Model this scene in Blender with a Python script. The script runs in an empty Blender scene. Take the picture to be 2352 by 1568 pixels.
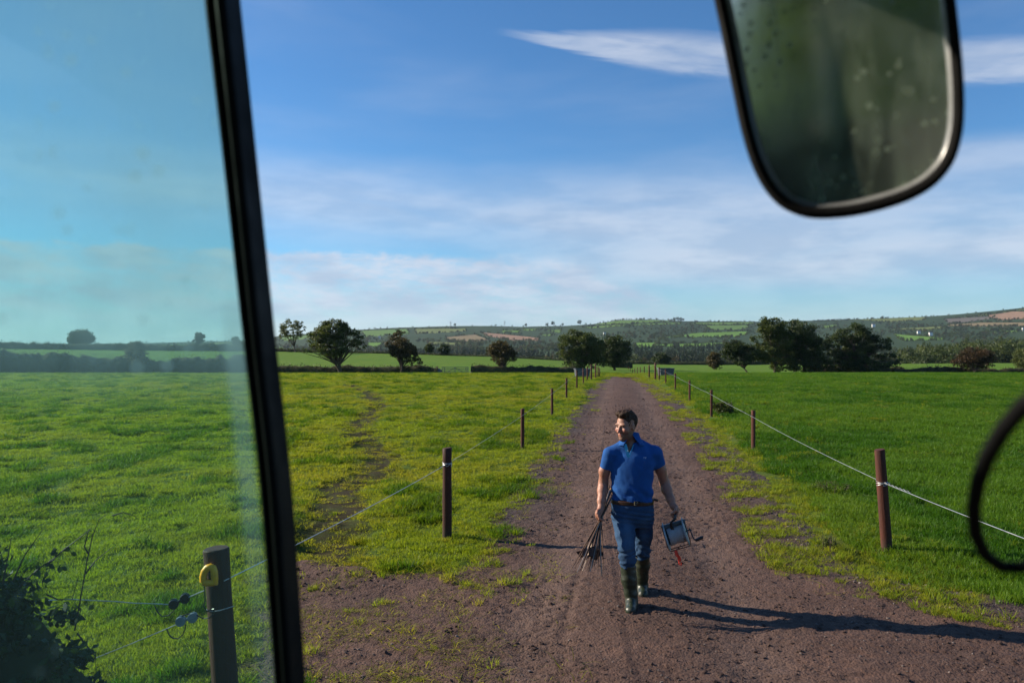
import bpy, bmesh, math, random
import numpy as np
from mathutils import Vector, Matrix

R = math.radians
SC = bpy.context.scene
COL = SC.collection
rng = np.random.default_rng(7)
random.seed(7)

# ------------------------------------------------------------------ camera
EYE = 2.43                      # metres above the track, from the cab seat
F = 1829.0                      # focal length in units of a 2352 wide picture (28 mm)
cd = bpy.data.cameras.new('camera'); cam = bpy.data.objects.new('camera', cd); COL.objects.link(cam)
cam.location = (0, 0, EYE); cam.rotation_euler = (R(90), 0, 0)
cd.sensor_width = 36; cd.lens = 28; cd.clip_start = 0.05; cd.clip_end = 20000
cd.dof.use_dof = True; cd.dof.focus_distance = 9.5; cd.dof.aperture_fstop = 4.0
SC.camera = cam

# ------------------------------------------------------------------ light
SUN_AZ = math.atan2(-0.966, 0.258)          # from +Y, clockwise positive
SUN_EL = R(24)
W = bpy.data.worlds.new('World'); SC.world = W; W.use_nodes = True
sun_d = bpy.data.lights.new('sun', 'SUN'); sun_d.energy = 5.0; sun_d.angle = R(0.55); sun_d.color = (1.0, 0.87, 0.70)
sun = bpy.data.objects.new('sun', sun_d); COL.objects.link(sun)
to_sun = Vector((math.sin(SUN_AZ)*math.cos(SUN_EL), math.cos(SUN_AZ)*math.cos(SUN_EL), math.sin(SUN_EL)))
sun.rotation_euler = to_sun.to_track_quat('Z', 'Y').to_euler(); sun.location = to_sun*60
SC.view_settings.view_transform = 'Standard'; SC.view_settings.look = 'None'
SC.view_settings.exposure = 0.82; SC.view_settings.gamma = 1.0; SC.view_settings.use_curve_mapping = False
SC.render.engine = 'CYCLES'
SC.cycles.max_bounces = 8; SC.cycles.transparent_max_bounces = 24; SC.cycles.diffuse_bounces = 3; SC.cycles.glossy_bounces = 3
SC.cycles.transmission_bounces = 4; SC.cycles.volume_bounces = 0
SC.cycles.use_denoising = True
SC.cycles.caustics_reflective = False; SC.cycles.caustics_refractive = False

# ------------------------------------------------------------------ node helpers
class G:
    """small wrapper for node trees"""
    def __init__(s, nt): s.nt = nt; s.nodes = nt.nodes; s.L = nt.links
    def sock(s, a):
        return a.outputs[0] if hasattr(a, 'outputs') else a
    def put(s, inp, v):
        if hasattr(v, 'outputs') or isinstance(v, bpy.types.NodeSocket): s.L.new(s.sock(v), inp)
        else:
            try: inp.default_value = v
            except Exception: inp.default_value = (*v, 1.0)
    def n(s, t, ins=None, **props):
        nd = s.nodes.new(t)
        for k, v in props.items(): setattr(nd, k, v)
        for k, v in (ins or {}).items(): s.put(nd.inputs[k], v)
        return nd
    def m(s, op, a, b=None, c=None, clamp=False):
        nd = s.nodes.new('ShaderNodeMath'); nd.operation = op; nd.use_clamp = clamp
        for i, v in enumerate((a, b, c)):
            if v is not None: s.put(nd.inputs[i], v)
        return nd.outputs[0]
    def rng(s, v, a, b, c=0.0, d=1.0, smooth=True):
        nd = s.nodes.new('ShaderNodeMapRange'); nd.interpolation_type = 'SMOOTHSTEP' if smooth else 'LINEAR'
        for i, x in enumerate((v, a, b, c, d)): s.put(nd.inputs[i], x)
        return nd.outputs[0]
    def mix(s, f, a, b, mode='MIX'):
        nd = s.nodes.new('ShaderNodeMix'); nd.data_type = 'RGBA'; nd.blend_type = mode
        s.put(nd.inputs[0], f); s.put(nd.inputs[6], a); s.put(nd.inputs[7], b)
        return nd.outputs[2]
    def noise(s, vec, scale, detail=4, rough=0.55, dist=0.0, out=0):
        nd = s.n('ShaderNodeTexNoise', {'Scale': scale, 'Detail': detail, 'Roughness': rough, 'Distortion': dist})
        if vec is not None: s.L.new(s.sock(vec), nd.inputs['Vector'])
        return nd.outputs[out]
    def vec(s, x, y, z): return s.n('ShaderNodeCombineXYZ', {0: x, 1: y, 2: z}).outputs[0]
    def scale(s, v, xyz): return s.n('ShaderNodeVectorMath', {0: v, 1: xyz}, operation='MULTIPLY').outputs[0]

MATS = {}
def new_mat(name):
    m = bpy.data.materials.new(name); m.use_nodes = True
    g = G(m.node_tree); g.nodes.clear()
    g.out = g.nodes.new('ShaderNodeOutputMaterial'); MATS[name] = m
    return m, g
def principled(g, col, rough=0.6, metal=0.0, spec=0.5, bump=None, bump_d=0.01, bump_s=1.0, **kw):
    p = g.n('ShaderNodeBsdfPrincipled', {'Base Color': col, 'Roughness': rough, 'Metallic': metal, 'Specular IOR Level': spec})
    for k, v in kw.items(): g.put(p.inputs[k.replace('_', ' ')], v)
    if bump is not None:
        b = g.n('ShaderNodeBump', {'Height': bump, 'Distance': bump_d, 'Strength': bump_s}); g.L.new(b.outputs[0], p.inputs['Normal'])
    g.L.new(p.outputs[0], g.out.inputs[0]); return p
def simple(name, col, rough=0.6, metal=0.0, var=0.25, nscale=30.0, bump_d=0.001, spec=0.5, stretch=(1, 1, 1)):
    """plain surface with uneven tone, roughness and fine relief"""
    m, g = new_mat(name)
    tc = g.n('ShaderNodeTexCoord').outputs['Object']; v = g.scale(tc, stretch)
    n1 = g.noise(v, nscale, 5); n2 = g.noise(v, nscale*0.17, 3)
    f = g.m('ADD', g.m('MULTIPLY', n1, 0.5), g.m('MULTIPLY', n2, 0.5))
    k = g.rng(f, 0.3, 0.7, 1-var, 1+var)
    c = g.n('ShaderNodeVectorMath', {0: tuple(col), 3: k}, operation='SCALE').outputs[0]
    rr = g.rng(n2, 0.3, 0.7, max(0.03, rough-0.12), min(1, rough+0.12))
    principled(g, c, rr, metal, spec, n1, bump_d)
    return m

# ------------------------------------------------------------------ sky with cirrus
def build_world():
    g = G(W.node_tree); g.nodes.clear()
    out = g.n('ShaderNodeOutputWorld')
    sky = g.n('ShaderNodeTexSky', sky_type='NISHITA', sun_disc=False, sun_elevation=SUN_EL, sun_rotation=SUN_AZ,
              altitude=60, air_density=1.0, dust_density=0.0, ozone_density=3.0)
    d = g.n('ShaderNodeTexCoord').outputs['Generated']
    s = g.n('ShaderNodeSeparateXYZ', {0: d})
    az = g.m('MULTIPLY', g.m('ARCTAN2', s.outputs[0], s.outputs[1]), 57.29578)
    el = g.m('MULTIPLY', g.m('ARCSINE', s.outputs[2]), 57.29578)
    A = g.vec(az, el, 0.0)
    # warp so that edges wander
    w = g.noise(g.scale(A, (0.05, 0.18, 1)), 1.0, 4, 0.5)
    wv = g.m('MULTIPLY', g.m('SUBTRACT', w, 0.5), 3.6)
    fib = g.noise(g.vec(g.m('ADD', g.m('MULTIPLY', az, 0.10), g.m('MULTIPLY', el, 0.12)), g.m('ADD', g.m('MULTIPLY', el, 0.9), g.m('MULTIPLY', az, 0.13)), 3.1), 1.0, 7, 0.62, 0.4)
    soft = g.noise(g.vec(g.m('MULTIPLY', az, 0.05), g.m('MULTIPLY', el, 0.22), 8.7), 1.0, 5, 0.5, 0.3)
    # 1 long high streak, runs down to the right
    c1 = g.m('SUBTRACT', el, g.m('SUBTRACT', 21.1, g.m('MULTIPLY', az, 0.138)))
    c1 = g.m('ADD', c1, g.m('MULTIPLY', g.m('SUBTRACT', fib, 0.5), 1.6))
    th = g.rng(az, -0.5, 12, 0.35, 1.25)
    s1 = g.m('MULTIPLY', g.rng(g.m('DIVIDE', g.m('ABSOLUTE', c1), th), 0.45, 1.25, 1, 0), g.rng(az, -1.5, 3.5))
    s1 = g.m('MULTIPLY', s1, g.rng(az, 55, 30))
    s1 = g.m('MULTIPLY', s1, g.rng(fib, 0.25, 0.6, 0.35, 0.8))
    # 1b softer veil to the far right, lower
    c2 = g.m('ADD', g.m('SUBTRACT', el, 11.6), g.m('ADD', g.m('MULTIPLY', wv, 0.8), g.m('MULTIPLY', g.m('SUBTRACT', az, 28), 0.06)))
    s2 = g.m('MULTIPLY', g.rng(g.m('ABSOLUTE', c2), 0.3, 1.9, 1, 0), g.rng(az, 17, 30))
    s2 = g.m('MULTIPLY', s2, 0.5)
    # 2 broad veil at middle height
    c3 = g.m('ADD', g.m('SUBTRACT', el, g.m('SUBTRACT', 8.8, g.m('MULTIPLY', az, 0.05))), wv)
    s3 = g.m('MULTIPLY', g.rng(g.m('ABSOLUTE', c3), 0.0, g.rng(az, -10, 20, 4.2, 5.8), 1, 0), g.rng(soft, 0.25, 0.62, 0.45, 0.85))
    s3 = g.m('MULTIPLY', s3, g.rng(fib, 0.2, 0.6, 0.85, 1.0))
    s3 = g.m('MULTIPLY', s3, g.rng(az, -25, 5, 0.72, 0.92))
    # 3 low bank on the left, its top edge crisp
    bil = g.noise(g.scale(A, (0.33, 0.75, 1)), 1.0, 6, 0.6, 0.2)
    top = g.m('ADD', 6.35, g.m('MULTIPLY', g.m('SUBTRACT', bil, 0.5), 2.0))
    top = g.m('SUBTRACT', top, g.rng(az, 3, 17, 0, 4.8))
    s4 = g.rng(g.m('SUBTRACT', top, el), -0.08, g.rng(az, -12, 8, 0.45, 1.6))
    low = g.rng(el, 0.4, 3.0, 0.30, 1.0)
    s4 = g.m('MULTIPLY', g.m('MULTIPLY', s4, low), g.rng(g.m('ADD', g.m('MULTIPLY', bil, .6), g.m('MULTIPLY', fib, .4)), 0.34, 0.58, 0.30, 1.0))
    s4 = g.m('MULTIPLY', s4, g.rng(az, 18, 6))
    s4 = g.m('MULTIPLY', s4, 1.0)
    # general thin haze of cirrus
    s5 = g.m('MULTIPLY', g.rng(soft, 0.45, 0.8, 0, 0.14), g.rng(el, 3, 14, 0.4, 1))
    c7 = g.m('ADD', g.m('SUBTRACT', el, 5.6), g.m('MULTIPLY', wv, 0.5))          # soft grey-white sheet low in the middle and right
    s7 = g.m('MULTIPLY', g.m('MULTIPLY', g.rng(g.m('ABSOLUTE', c7), 0.2, 2.8, 1, 0), g.rng(az, -6, 8)), g.rng(soft, 0.25, 0.6, 0.45, 0.8))
    s6 = g.rng(el, -0.5, 5.5, 0.55, 0.0)          # pale haze low over the horizon
    one = lambda a: g.m('SUBTRACT', 1.0, a, clamp=True)
    keep = one(s1)
    for q in (s2, s3, s4, s5, s6, s7): keep = g.m('MULTIPLY', keep, one(q))
    cover = g.m('SUBTRACT', 1.0, keep, clamp=True)
    up = g.rng(s.outputs[2], -0.02, 0.0)
    cover = g.m('MULTIPLY', cover, up)
    shade = g.mix(g.rng(g.noise(g.scale(A, (0.14, 0.5, 1)), 1.0, 5, 0.55), 0.36, 0.62), (4.3, 5.1, 6.5, 1), (6.0, 6.5, 7.5, 1))
    tone = g.mix(1.0, sky.outputs[0], (0.61, 0.98, 1.27, 1), 'MULTIPLY')
    colr = g.mix(g.m('MULTIPLY', cover, 0.86), tone, shade)
    bg = g.n('ShaderNodeBackground', {'Color': colr, 'Strength': 0.065})
    g.L.new(bg.outputs[0], out.inputs[0])
build_world()

# ------------------------------------------------------------------ picking points of the place from the photo's sight lines
def at(px, py, depth):
    """point on the sight line (px, py in the 2352 x 1568 picture) at a depth in metres along +Y"""
    return Vector(((px-1176)/F*depth, depth, EYE-(py-784)/F*depth))
def gnd(px, py):
    d = EYE*F/(py-784.0); return ((px-1176)/F*d, d)

# ------------------------------------------------------------------ noise in numpy
def _h(i, j, k, seed):
    i = i.astype(np.int64); j = j.astype(np.int64); k = k.astype(np.int64)
    n = (i*374761393 + j*668265263 + k*2147483647 + seed*144665) & 0xFFFFFFFF
    n = ((n ^ (n >> 13))*1274126177) & 0xFFFFFFFF
    n = n ^ (n >> 16)
    return (n & 0xFFFF)/65535.0
def vnoise(x, y, z=None, seed=0):
    x = np.asarray(x, float); y = np.asarray(y, float); z = np.zeros_like(x) if z is None else np.asarray(z, float)
    xi, yi, zi = np.floor(x), np.floor(y), np.floor(z)
    fx, fy, fz = x-xi, y-yi, z-zi
    fx, fy, fz = [t*t*(3-2*t) for t in (fx, fy, fz)]
    r = 0
    flat = not np.any(fz)
    for a in (0, 1):
        for b in (0, 1):
            for c in ((0,) if flat else (0, 1)):
                wgt = (fx if a else 1-fx)*(fy if b else 1-fy)*(1 if flat else (fz if c else 1-fz))
                r = r + wgt*_h(xi+a, yi+b, zi+c, seed)
    return r
def fbm(x, y, z=None, oct=4, seed=0, gain=0.5):
    r = 0; amp = 1; tot = 0
    for o in range(oct):
        f = 2.03**o
        r = r + amp*vnoise(x*f+o*17.3, y*f-o*9.1, None if z is None else z*f, seed+o); tot += amp; amp *= gain
    return r/tot
def sstep(a, b, x):
    t = np.clip((x-a)/(b-a), 0, 1); return t*t*(3-2*t)

# ------------------------------------------------------------------ mesh helpers
def np_mesh(name, V, Fc, smooth=False, mats=(), mi=None):
    V = np.ascontiguousarray(V, dtype=np.float32); me = bpy.data.meshes.new(name)
    Fc = np.asarray(Fc, dtype=np.int32); k = Fc.shape[1] if Fc.ndim == 2 else 0
    me.vertices.add(len(V)); me.vertices.foreach_set('co', V.ravel())
    if len(Fc):
        me.loops.add(Fc.size); me.polygons.add(len(Fc))
        me.loops.foreach_set('vertex_index', Fc.ravel())
        me.polygons.foreach_set('loop_start', np.arange(0, Fc.size, k, dtype=np.int32))
        me.polygons.foreach_set('loop_total', np.full(len(Fc), k, dtype=np.int32))
        me.polygons.foreach_set('use_smooth', np.full(len(Fc), smooth, dtype=bool))
        if mi is not None: me.polygons.foreach_set('material_index', np.asarray(mi, dtype=np.int32))
    for m in mats: me.materials.append(m)
    me.update(calc_edges=True); return me
def fattr(me, name, arr):
    a = me.attributes.new(name, 'FLOAT', 'POINT'); a.data.foreach_set('value', np.ascontiguousarray(arr, dtype=np.float32))
def cattr(me, name, arr):
    a = me.attributes.new(name, 'FLOAT_COLOR', 'POINT')
    arr = np.asarray(arr, dtype=np.float32)
    if arr.shape[1] == 3: arr = np.concatenate([arr, np.ones((len(arr), 1), np.float32)], 1)
    a.data.foreach_set('color', np.ascontiguousarray(arr).ravel())
def link(name, me, parent=None, loc=None):
    o = bpy.data.objects.new(name, me); COL.objects.link(o)
    if parent is not None: o.parent = parent
    if loc is not None: o.location = loc
    return o
def tag(o, label=None, cat=None, group=None, kind=None):
    if label: o['label'] = label
    if cat: o['category'] = cat
    if group: o['group'] = group
    if kind: o['kind'] = kind
    return o
def empty(name, loc=(0, 0, 0), rot=(0, 0, 0)):
    o = bpy.data.objects.new(name, None); COL.objects.link(o); o.location = loc; o.rotation_euler = rot
    o.empty_display_size = 0.1; return o

class MB:
    """collects pieces of ONE part"""
    def __init__(s): s.V = []; s.F4 = []; s.n = 0; s.T = []
    def add(s, V, F4):
        V = np.asarray(V, float); s.V.append(V); s.F4 += [tuple(int(i)+s.n for i in f) for f in F4]; s.n += len(V)
    def box(s, c, size, rot=None, bevel=0.0):
        x, y, z = [t/2 for t in size]
        if bevel <= 0:
            V = np.array([(a*x, b*y, e*z) for a in (-1, 1) for b in (-1, 1) for e in (-1, 1)])
            Fq = [(0, 1, 3, 2), (4, 6, 7, 5), (0, 4, 5, 1), (2, 3, 7, 6), (0, 2, 6, 4), (1, 5, 7, 3)]
        else:
            bm = bmesh.new(); bmesh.ops.create_cube(bm, size=1); bmesh.ops.scale(bm, vec=size, verts=bm.verts)
            bmesh.ops.bevel(bm, geom=bm.edges[:], offset=bevel, segments=2, affect='EDGES', profile=0.6)
            bm.verts.index_update(); V = np.array([v.co[:] for v in bm.verts]); Fq = [tuple(v.index for v in f.verts) for f in bm.faces]; bm.free()
        if rot is not None: V = V @ np.array(rot.to_matrix() if hasattr(rot, 'to_matrix') else rot).T
        s.add(V+np.array(c), Fq)
    def tube(s, pts, rad, seg=8, cap=True, up=None):
        pts = [Vector(p) for p in pts]; n = len(pts)
        rad = [rad]*n if not hasattr(rad, '__len__') else list(rad)
        V = []; Fq = []
        t0 = (pts[1]-pts[0]).normalized(); ref = Vector((0, 0, 1)) if abs(t0.z) < 0.9 else Vector((1, 0, 0))
        u = t0.cross(ref).normalized()
        for i, p in enumerate(pts):
            t = (pts[min(i+1, n-1)]-pts[max(i-1, 0)]).normalized()
            u = (u-t*u.dot(t)); u = u.normalized() if u.length > 1e-6 else t.orthogonal().normalized()
            v = t.cross(u)
            for k in range(seg):
                a = 2*math.pi*k/seg; q = p+(u*math.cos(a)+v*math.sin(a))*rad[i]; V.append(q[:])
        for i in range(n-1):
            for k in range(seg):
                a = i*seg+k; b = i*seg+(k+1) % seg; Fq.append((a, b, b+seg, a+seg))
        if cap:
            Fq.append(tuple(range(seg-1, -1, -1))); Fq.append(tuple((n-1)*seg+k for k in range(seg)))
        s.add(V, Fq)
    def lathe(s, prof, seg=24, M=None):
        """profile of (radius, height) spun about local z, then moved by matrix M"""
        V = []; Fq = []; n = len(prof)
        for (r, h) in prof:
            for k in range(seg):
                a = 2*math.pi*k/seg; V.append((r*math.cos(a), r*math.sin(a), h))
        for i in range(n-1):
            for k in range(seg):
                a = i*seg+k; b = i*seg+(k+1) % seg; Fq.append((a, b, b+seg, a+seg))
        Fq.append(tuple(range(seg-1, -1, -1))); Fq.append(tuple((n-1)*seg+k for k in range(seg)))
        if M is not None: V = [tuple(M @ Vector(v)) for v in V]
        s.add(V, Fq)
    def build(s, name, m, parent=None, smooth=False, origin=None):
        me = bpy.data.meshes.new(name); V = np.concatenate(s.V)
        if origin is not None: V = V-np.array(origin)
        me.from_pydata([tuple(v) for v in V], [], s.F4); me.update()
        if smooth:
            me.polygons.foreach_set('use_smooth', np.full(len(me.polygons), True))
            try: me.set_sharp_from_angle(angle=R(40))
            except Exception: pass
        if m is not None: me.materials.append(m)
        return link(name, me, parent, origin if parent is None else None)

# ------------------------------------------------------------------ terrain
RID = np.array([(-1500, 792), (0, 790), (300, 788), (580, 782), (640, 772), (740, 764), (827, 757), (900, 753), (1000, 750), (1130, 748), (1200, 750),
                (1300, 748), (1363, 744), (1426, 735), (1500, 734), (1566, 737), (1735, 739), (1865, 736), (1974, 733), (2047, 731), (2125, 728),
                (2200, 722), (2286, 714), (2352, 707), (2600, 695), (4000, 700)], float)
FE2 = np.array([(-1500, 800), (0, 801), (300, 805), (640, 808), (900, 812), (1130, 819), (1290, 828), (1450, 836), (1650, 838), (2060, 835), (2352, 833), (4000, 832)], float)
D0, D1, D2, DR = 112.0, 215.0, 520.0, 2500.0
def terrain(x, y):
    x = np.asarray(x, float); y = np.asarray(y, float)
    yy = np.maximum(y, 1.0); px = np.clip(1176+F*x/yy, -1500, 4000)
    near = np.where(y > 35, -0.0004*(np.minimum(y, D0)-35)**2, 0.0)
    zE = EYE-(np.interp(px, FE2[:, 0], FE2[:, 1])-784)/F*D1
    zD0 = -0.0004*(D0-35)**2
    t = np.clip((y-D0)/(D1-D0), 0, 1)
    mid = zD0+(zE-zD0)*(t*0.8+0.2*t*t)
    def hill(d):
        tt = np.clip((d-D2)/(DR-D2), 0, 1)**0.85
        ypx = 838+(np.interp(px, RID[:, 0], RID[:, 1])-838)*tt
        return EYE-(ypx-784)/F*d
    hz = hill(np.clip(y, D2, DR))
    hz = hz-np.where(y > DR, (y-DR)*0.03, 0)
    u = np.clip((y-D1)/(D2-D1), 0, 1)
    val = zE*(1-u)+hill(np.full_like(yy, D2))*u-16*np.sin(np.pi*u)**1.3
    z = np.where(y < D0, near, np.where(y < D1, mid, np.where(y < D2, val, hz)))
    roll = (fbm(x*0.02, y*0.02, oct=2, seed=5)-0.5)*0.35*sstep(30, 70, np.abs(x))
    return z+np.where((y > -4000) & (y < D1), roll, 0)

# bare dirt of the track and gateway, traced on the ground plane
TR_L = [(1386, 857), (1352, 900), (1300, 960), (1240, 1045), (1185, 1120), (1135, 1195), (1130, 1250), (1085, 1296), (970, 1318), (830, 1310), (700, 1290), (640, 1330), (600, 1450), (575, 1600), (520, 2000), (300, 2900)]
TR_R = [(1473, 857), (1553, 915), (1634, 985), (1714, 1062), (1783, 1135), (1850, 1205), (1915, 1270), (1975, 1312), (2100, 1342), (2352, 1384), (2800, 1455), (4200, 1850)]
POLY = np.array([gnd(*p) for p in TR_L]+[(-2.6, 0.5), (-3.5, -6), (4.5, -6), (5.5, 0.5)]+[gnd(*p) for p in TR_R[::-1]])
def sdpoly(x, y, P):
    """signed distance to polygon, positive inside"""
    x = np.asarray(x, float); y = np.asarray(y, float)
    d = np.full(x.shape, 1e18); ins = np.zeros(x.shape, bool); n = len(P)
    for i in range(n):
        ax, ay = P[i]; bx, by = P[(i+1) % n]
        ex, ey = bx-ax, by-ay; wx, wy = x-ax, y-ay
        t = np.clip((wx*ex+wy*ey)/(ex*ex+ey*ey+1e-12), 0, 1)
        d = np.minimum(d, (wx-ex*t)**2+(wy-ey*t)**2)
        c = ((ay > y) != (by > y)) & (x < (bx-ax)*(y-ay)/(by-ay+1e-12)+ax)
        ins ^= c
    return np.where(ins, 1, -1)*np.sqrt(d)
def dline(x, y, P):
    d = np.full(np.shape(x), 1e18)
    for i in range(len(P)-1):
        ax, ay = P[i]; bx, by = P[i+1]; ex, ey = bx-ax, by-ay; wx, wy = x-ax, y-ay
        t = np.clip((wx*ex+wy*ey)/(ex*ex+ey*ey+1e-12), 0, 1)
        d = np.minimum(d, (wx-ex*t)**2+(wy-ey*t)**2)
    return np.sqrt(d)
TRAIL = np.array([gnd(*p) for p in [(800, 880), (850, 903), (872, 935), (838, 962), (812, 990), (850, 1025), (886, 1045), (865, 1075), (800, 1110), (778, 1155), (765, 1210), (755, 1270), (735, 1330)]])
def dirt_amount(x, y):
    """0 grass .. 1 bare ground"""
    e = (fbm(x*1.4, y*1.4, oct=4, seed=11)-0.5)*1.5+(fbm(x*5, y*5, oct=3, seed=12)-0.5)*0.7
    sd = sdpoly(x, y, POLY)
    return sstep(-0.35, 0.45, sd+e*np.clip(0.75+0.01*y, 0, 0.95)), sd
def trail_amount(x, y):
    w = 0.13+0.13*fbm(x*0.9, y*0.9, oct=2, seed=31)
    e = (fbm(x*2.2, y*2.2, oct=3, seed=33)-0.5)*0.9
    return sstep(0.42, 0.0, dline(x, y, TRAIL)-w+e*0.6)
def bump_field(x, y):
    """uneven grazed ground"""
    return (fbm(x*0.55, y*0.55, oct=3, seed=3)-0.5)*0.16+(fbm(x*2.0, y*2.0, oct=3, seed=4)-0.5)*0.11
def ground_z(x, y):
    da, sd = dirt_amount(x, y)
    fade = sstep(140, 60, np.hypot(x, y))
    return terrain(x, y)+bump_field(x, y)*fade*(1-0.75*sstep(-0.6, 0.3, sd))
# ------------------------------------------------------------------ ground materials
def wpos(g): return g.n('ShaderNodeNewGeometry').outputs['Position']
def attr(g, name, inst=False):
    a = g.n('ShaderNodeAttribute', attribute_name=name)
    if inst: a.attribute_type = 'INSTANCER'
    return a

def dirt_color(g, P):
    """purplish brown crushed stone and mud, dusty and damp patches, pale grit"""
    big = g.noise(P, 0.9, 5, 0.6); mid = g.noise(P, 7, 5, 0.6); fine = g.noise(P, 60, 4, 0.7)
    c = g.mix(g.rng(big, 0.34, 0.66), (0.070, 0.039, 0.028, 1), (0.120, 0.068, 0.049, 1))
    c = g.mix(g.rng(mid, 0.35, 0.7), c, (0.088, 0.053, 0.041, 1))
    c = g.mix(g.rng(fine, 0.62, 0.78, 0, 0.5), c, (0.20, 0.165, 0.145, 1))
    c = g.mix(g.rng(fine, 0.40, 0.28, 0, 0.55), c, (0.03, 0.020, 0.017, 1))
    return c, big, mid, fine

m, g = new_mat('track_dirt')
P = wpos(g); c, big, mid, fine = dirt_color(g, P)
ed = attr(g, 'edge').outputs['Fac']; rut = attr(g, 'rut').outputs['Fac']
c = g.mix(g.m('MULTIPLY', ed, g.rng(mid, .3, .6, .5, .95)), c, g.mix(g.rng(fine, .4, .7), (.040, .031, .030, 1), (.105, .083, .077, 1)))      # grey gravel not worn away at the sides
c = g.mix(g.m('MULTIPLY', rut, g.rng(big, .3, .6, .25, .7)), c, (.128, .084, .066, 1))                                                       # dusty compacted wheel lines
vor = g.n('ShaderNodeTexVoronoi', {'Scale': 42.0, 'Vector': P, 'Randomness': 1.0}).outputs['Distance']
hgt = g.m('ADD', g.m('MULTIPLY', fine, 0.8), g.m('ADD', g.m('MULTIPLY', g.noise(P, 24, 4, 0.6), 1.4), g.m('MULTIPLY', vor, -0.5)))
principled(g, c, g.rng(mid, 0.3, 0.7, 0.78, 0.95), 0, 0.25, hgt, 0.016, 0.9)

m, g = new_mat('field_ground')
P = wpos(g); dc, big, mid, fine = dirt_color(g, P)
d = attr(g, 'dirt').outputs['Fac']; far = attr(g, 'far').outputs['Fac']
gp = g.noise(P, 0.35, 4, 0.6); gq = g.noise(P, 3.2, 5, 0.65)
gc = g.mix(g.rng(gp, 0.35, 0.65), (0.075, 0.160, 0.012, 1), (0.11, 0.180, 0.016, 1))
gc = g.mix(g.rng(gq, 0.55, 0.8, 0, 0.45), gc, (0.05, 0.09, 0.014, 1))
soil = g.mix(0.4, gc, (0.055, 0.052, 0.022, 1))
gc = g.mix(far, soil, gc)
c = g.mix(d, gc, dc)
c = g.mix(g.m('MULTIPLY', attr(g, 'mud').outputs['Fac'], g.rng(gq, .3, .6, .55, .95)), c, (.034, .024, .014, 1))
principled(g, c, 0.95, 0, 0.1, g.m('ADD', gq, g.m('MULTIPLY', fine, 0.6)), 0.03, 0.8)

m, g = new_mat('hill_land')
P = wpos(g); col = attr(g, 'col').outputs['Color']
n = g.noise(P, 0.02, 5, 0.6); n2 = g.noise(P, 0.15, 4, 0.6)
k = g.rng(g.m('ADD', g.m('MULTIPLY', n, .6), g.m('MULTIPLY', n2, .4)), 0.3, 0.7, 0.78, 1.2)
c = g.n('ShaderNodeVectorMath', {0: col, 3: k}, operation='SCALE').outputs[0]
principled(g, c, 0.95, 0, 0.1)

# ------------------------------------------------------------------ ground sheet (polar, fine where the camera looks)
def build_ground():
    a_f = np.linspace(-52, 52, 470)
    a = np.radians(np.concatenate([a_f, np.linspace(52, 308, 130)[1:-1]]))
    r = np.concatenate([np.geomspace(0.6, 4.5, 26)[:-1], np.geomspace(4.5, 560, 400), np.geomspace(560, 4500, 22)[1:]])
    A, Rr = np.meshgrid(a, r); x = Rr*np.sin(A); y = Rr*np.cos(A)
    z = ground_z(x, y)
    over = sstep(525, 600, y); z = z-over*6.0
    da, sd = dirt_amount(x, y)
    z = z-0.10*sstep(-0.05, 0.45, sd)*(y < 76)*(np.hypot(x, y) < 80)
    tr = trail_amount(x, y); z = z-0.05*tr
    nr, na = A.shape
    idx = np.arange(nr*na).reshape(nr, na)
    q = np.stack([idx[:-1, :], np.roll(idx, -1, 1)[:-1, :], np.roll(idx, -1, 1)[1:, :], idx[1:, :]], -1).reshape(-1, 4)
    V = np.stack([x, y, z], -1).reshape(-1, 3)
    c0 = len(V); V = np.concatenate([V, [[0, 0, 0.0]]])
    me = np_mesh('ground', V, q, True, [MATS['field_ground']])
    dd = da*(y < 85)*(y > -8); fattr(me, 'mud', np.append(tr.ravel(), 0)); fattr(me, 'dirt', np.append(dd.ravel(), 1))
    fattr(me, 'far', np.append(sstep(18, 70, np.hypot(x, y)).ravel(), 0))
    o = link('ground', me); tag(o, kind='structure', label='sloping pasture ground under the grass')
build_ground()

def track_h(x, y):
    """relief of the trodden dirt"""
    c1 = fbm(x*4.5, y*4.5, oct=3, seed=41); c2 = fbm(x*14, y*14, oct=3, seed=42); c3 = vnoise(x*34, y*34, seed=43)
    ridge = 1-np.abs(2*c2-1)
    patch = sstep(0.40, 0.62, fbm(x*0.8, y*0.8, oct=3, seed=44))
    h = (c1-0.5)*0.026+(ridge-0.6)*0.034*(0.35+0.75*patch)+(c3-0.5)*0.016
    u = x-0.136*y                                    # across the lane
    h += -0.022*np.exp(-((u+0.75)/0.28)**2)-0.022*np.exp(-((u-1.05)/0.28)**2)
    h += 0.03*np.exp(-((u-0.15)/0.6)**2)
    # narrow bicycle-like groove running towards the camera
    gx = np.interp(y, [5.0, 6.6, 8.3], [0.33, 0.42, 0.70]); h += -0.014*np.exp(-((x-gx)/0.035)**2)*(y < 8.4)
    return h
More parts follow.
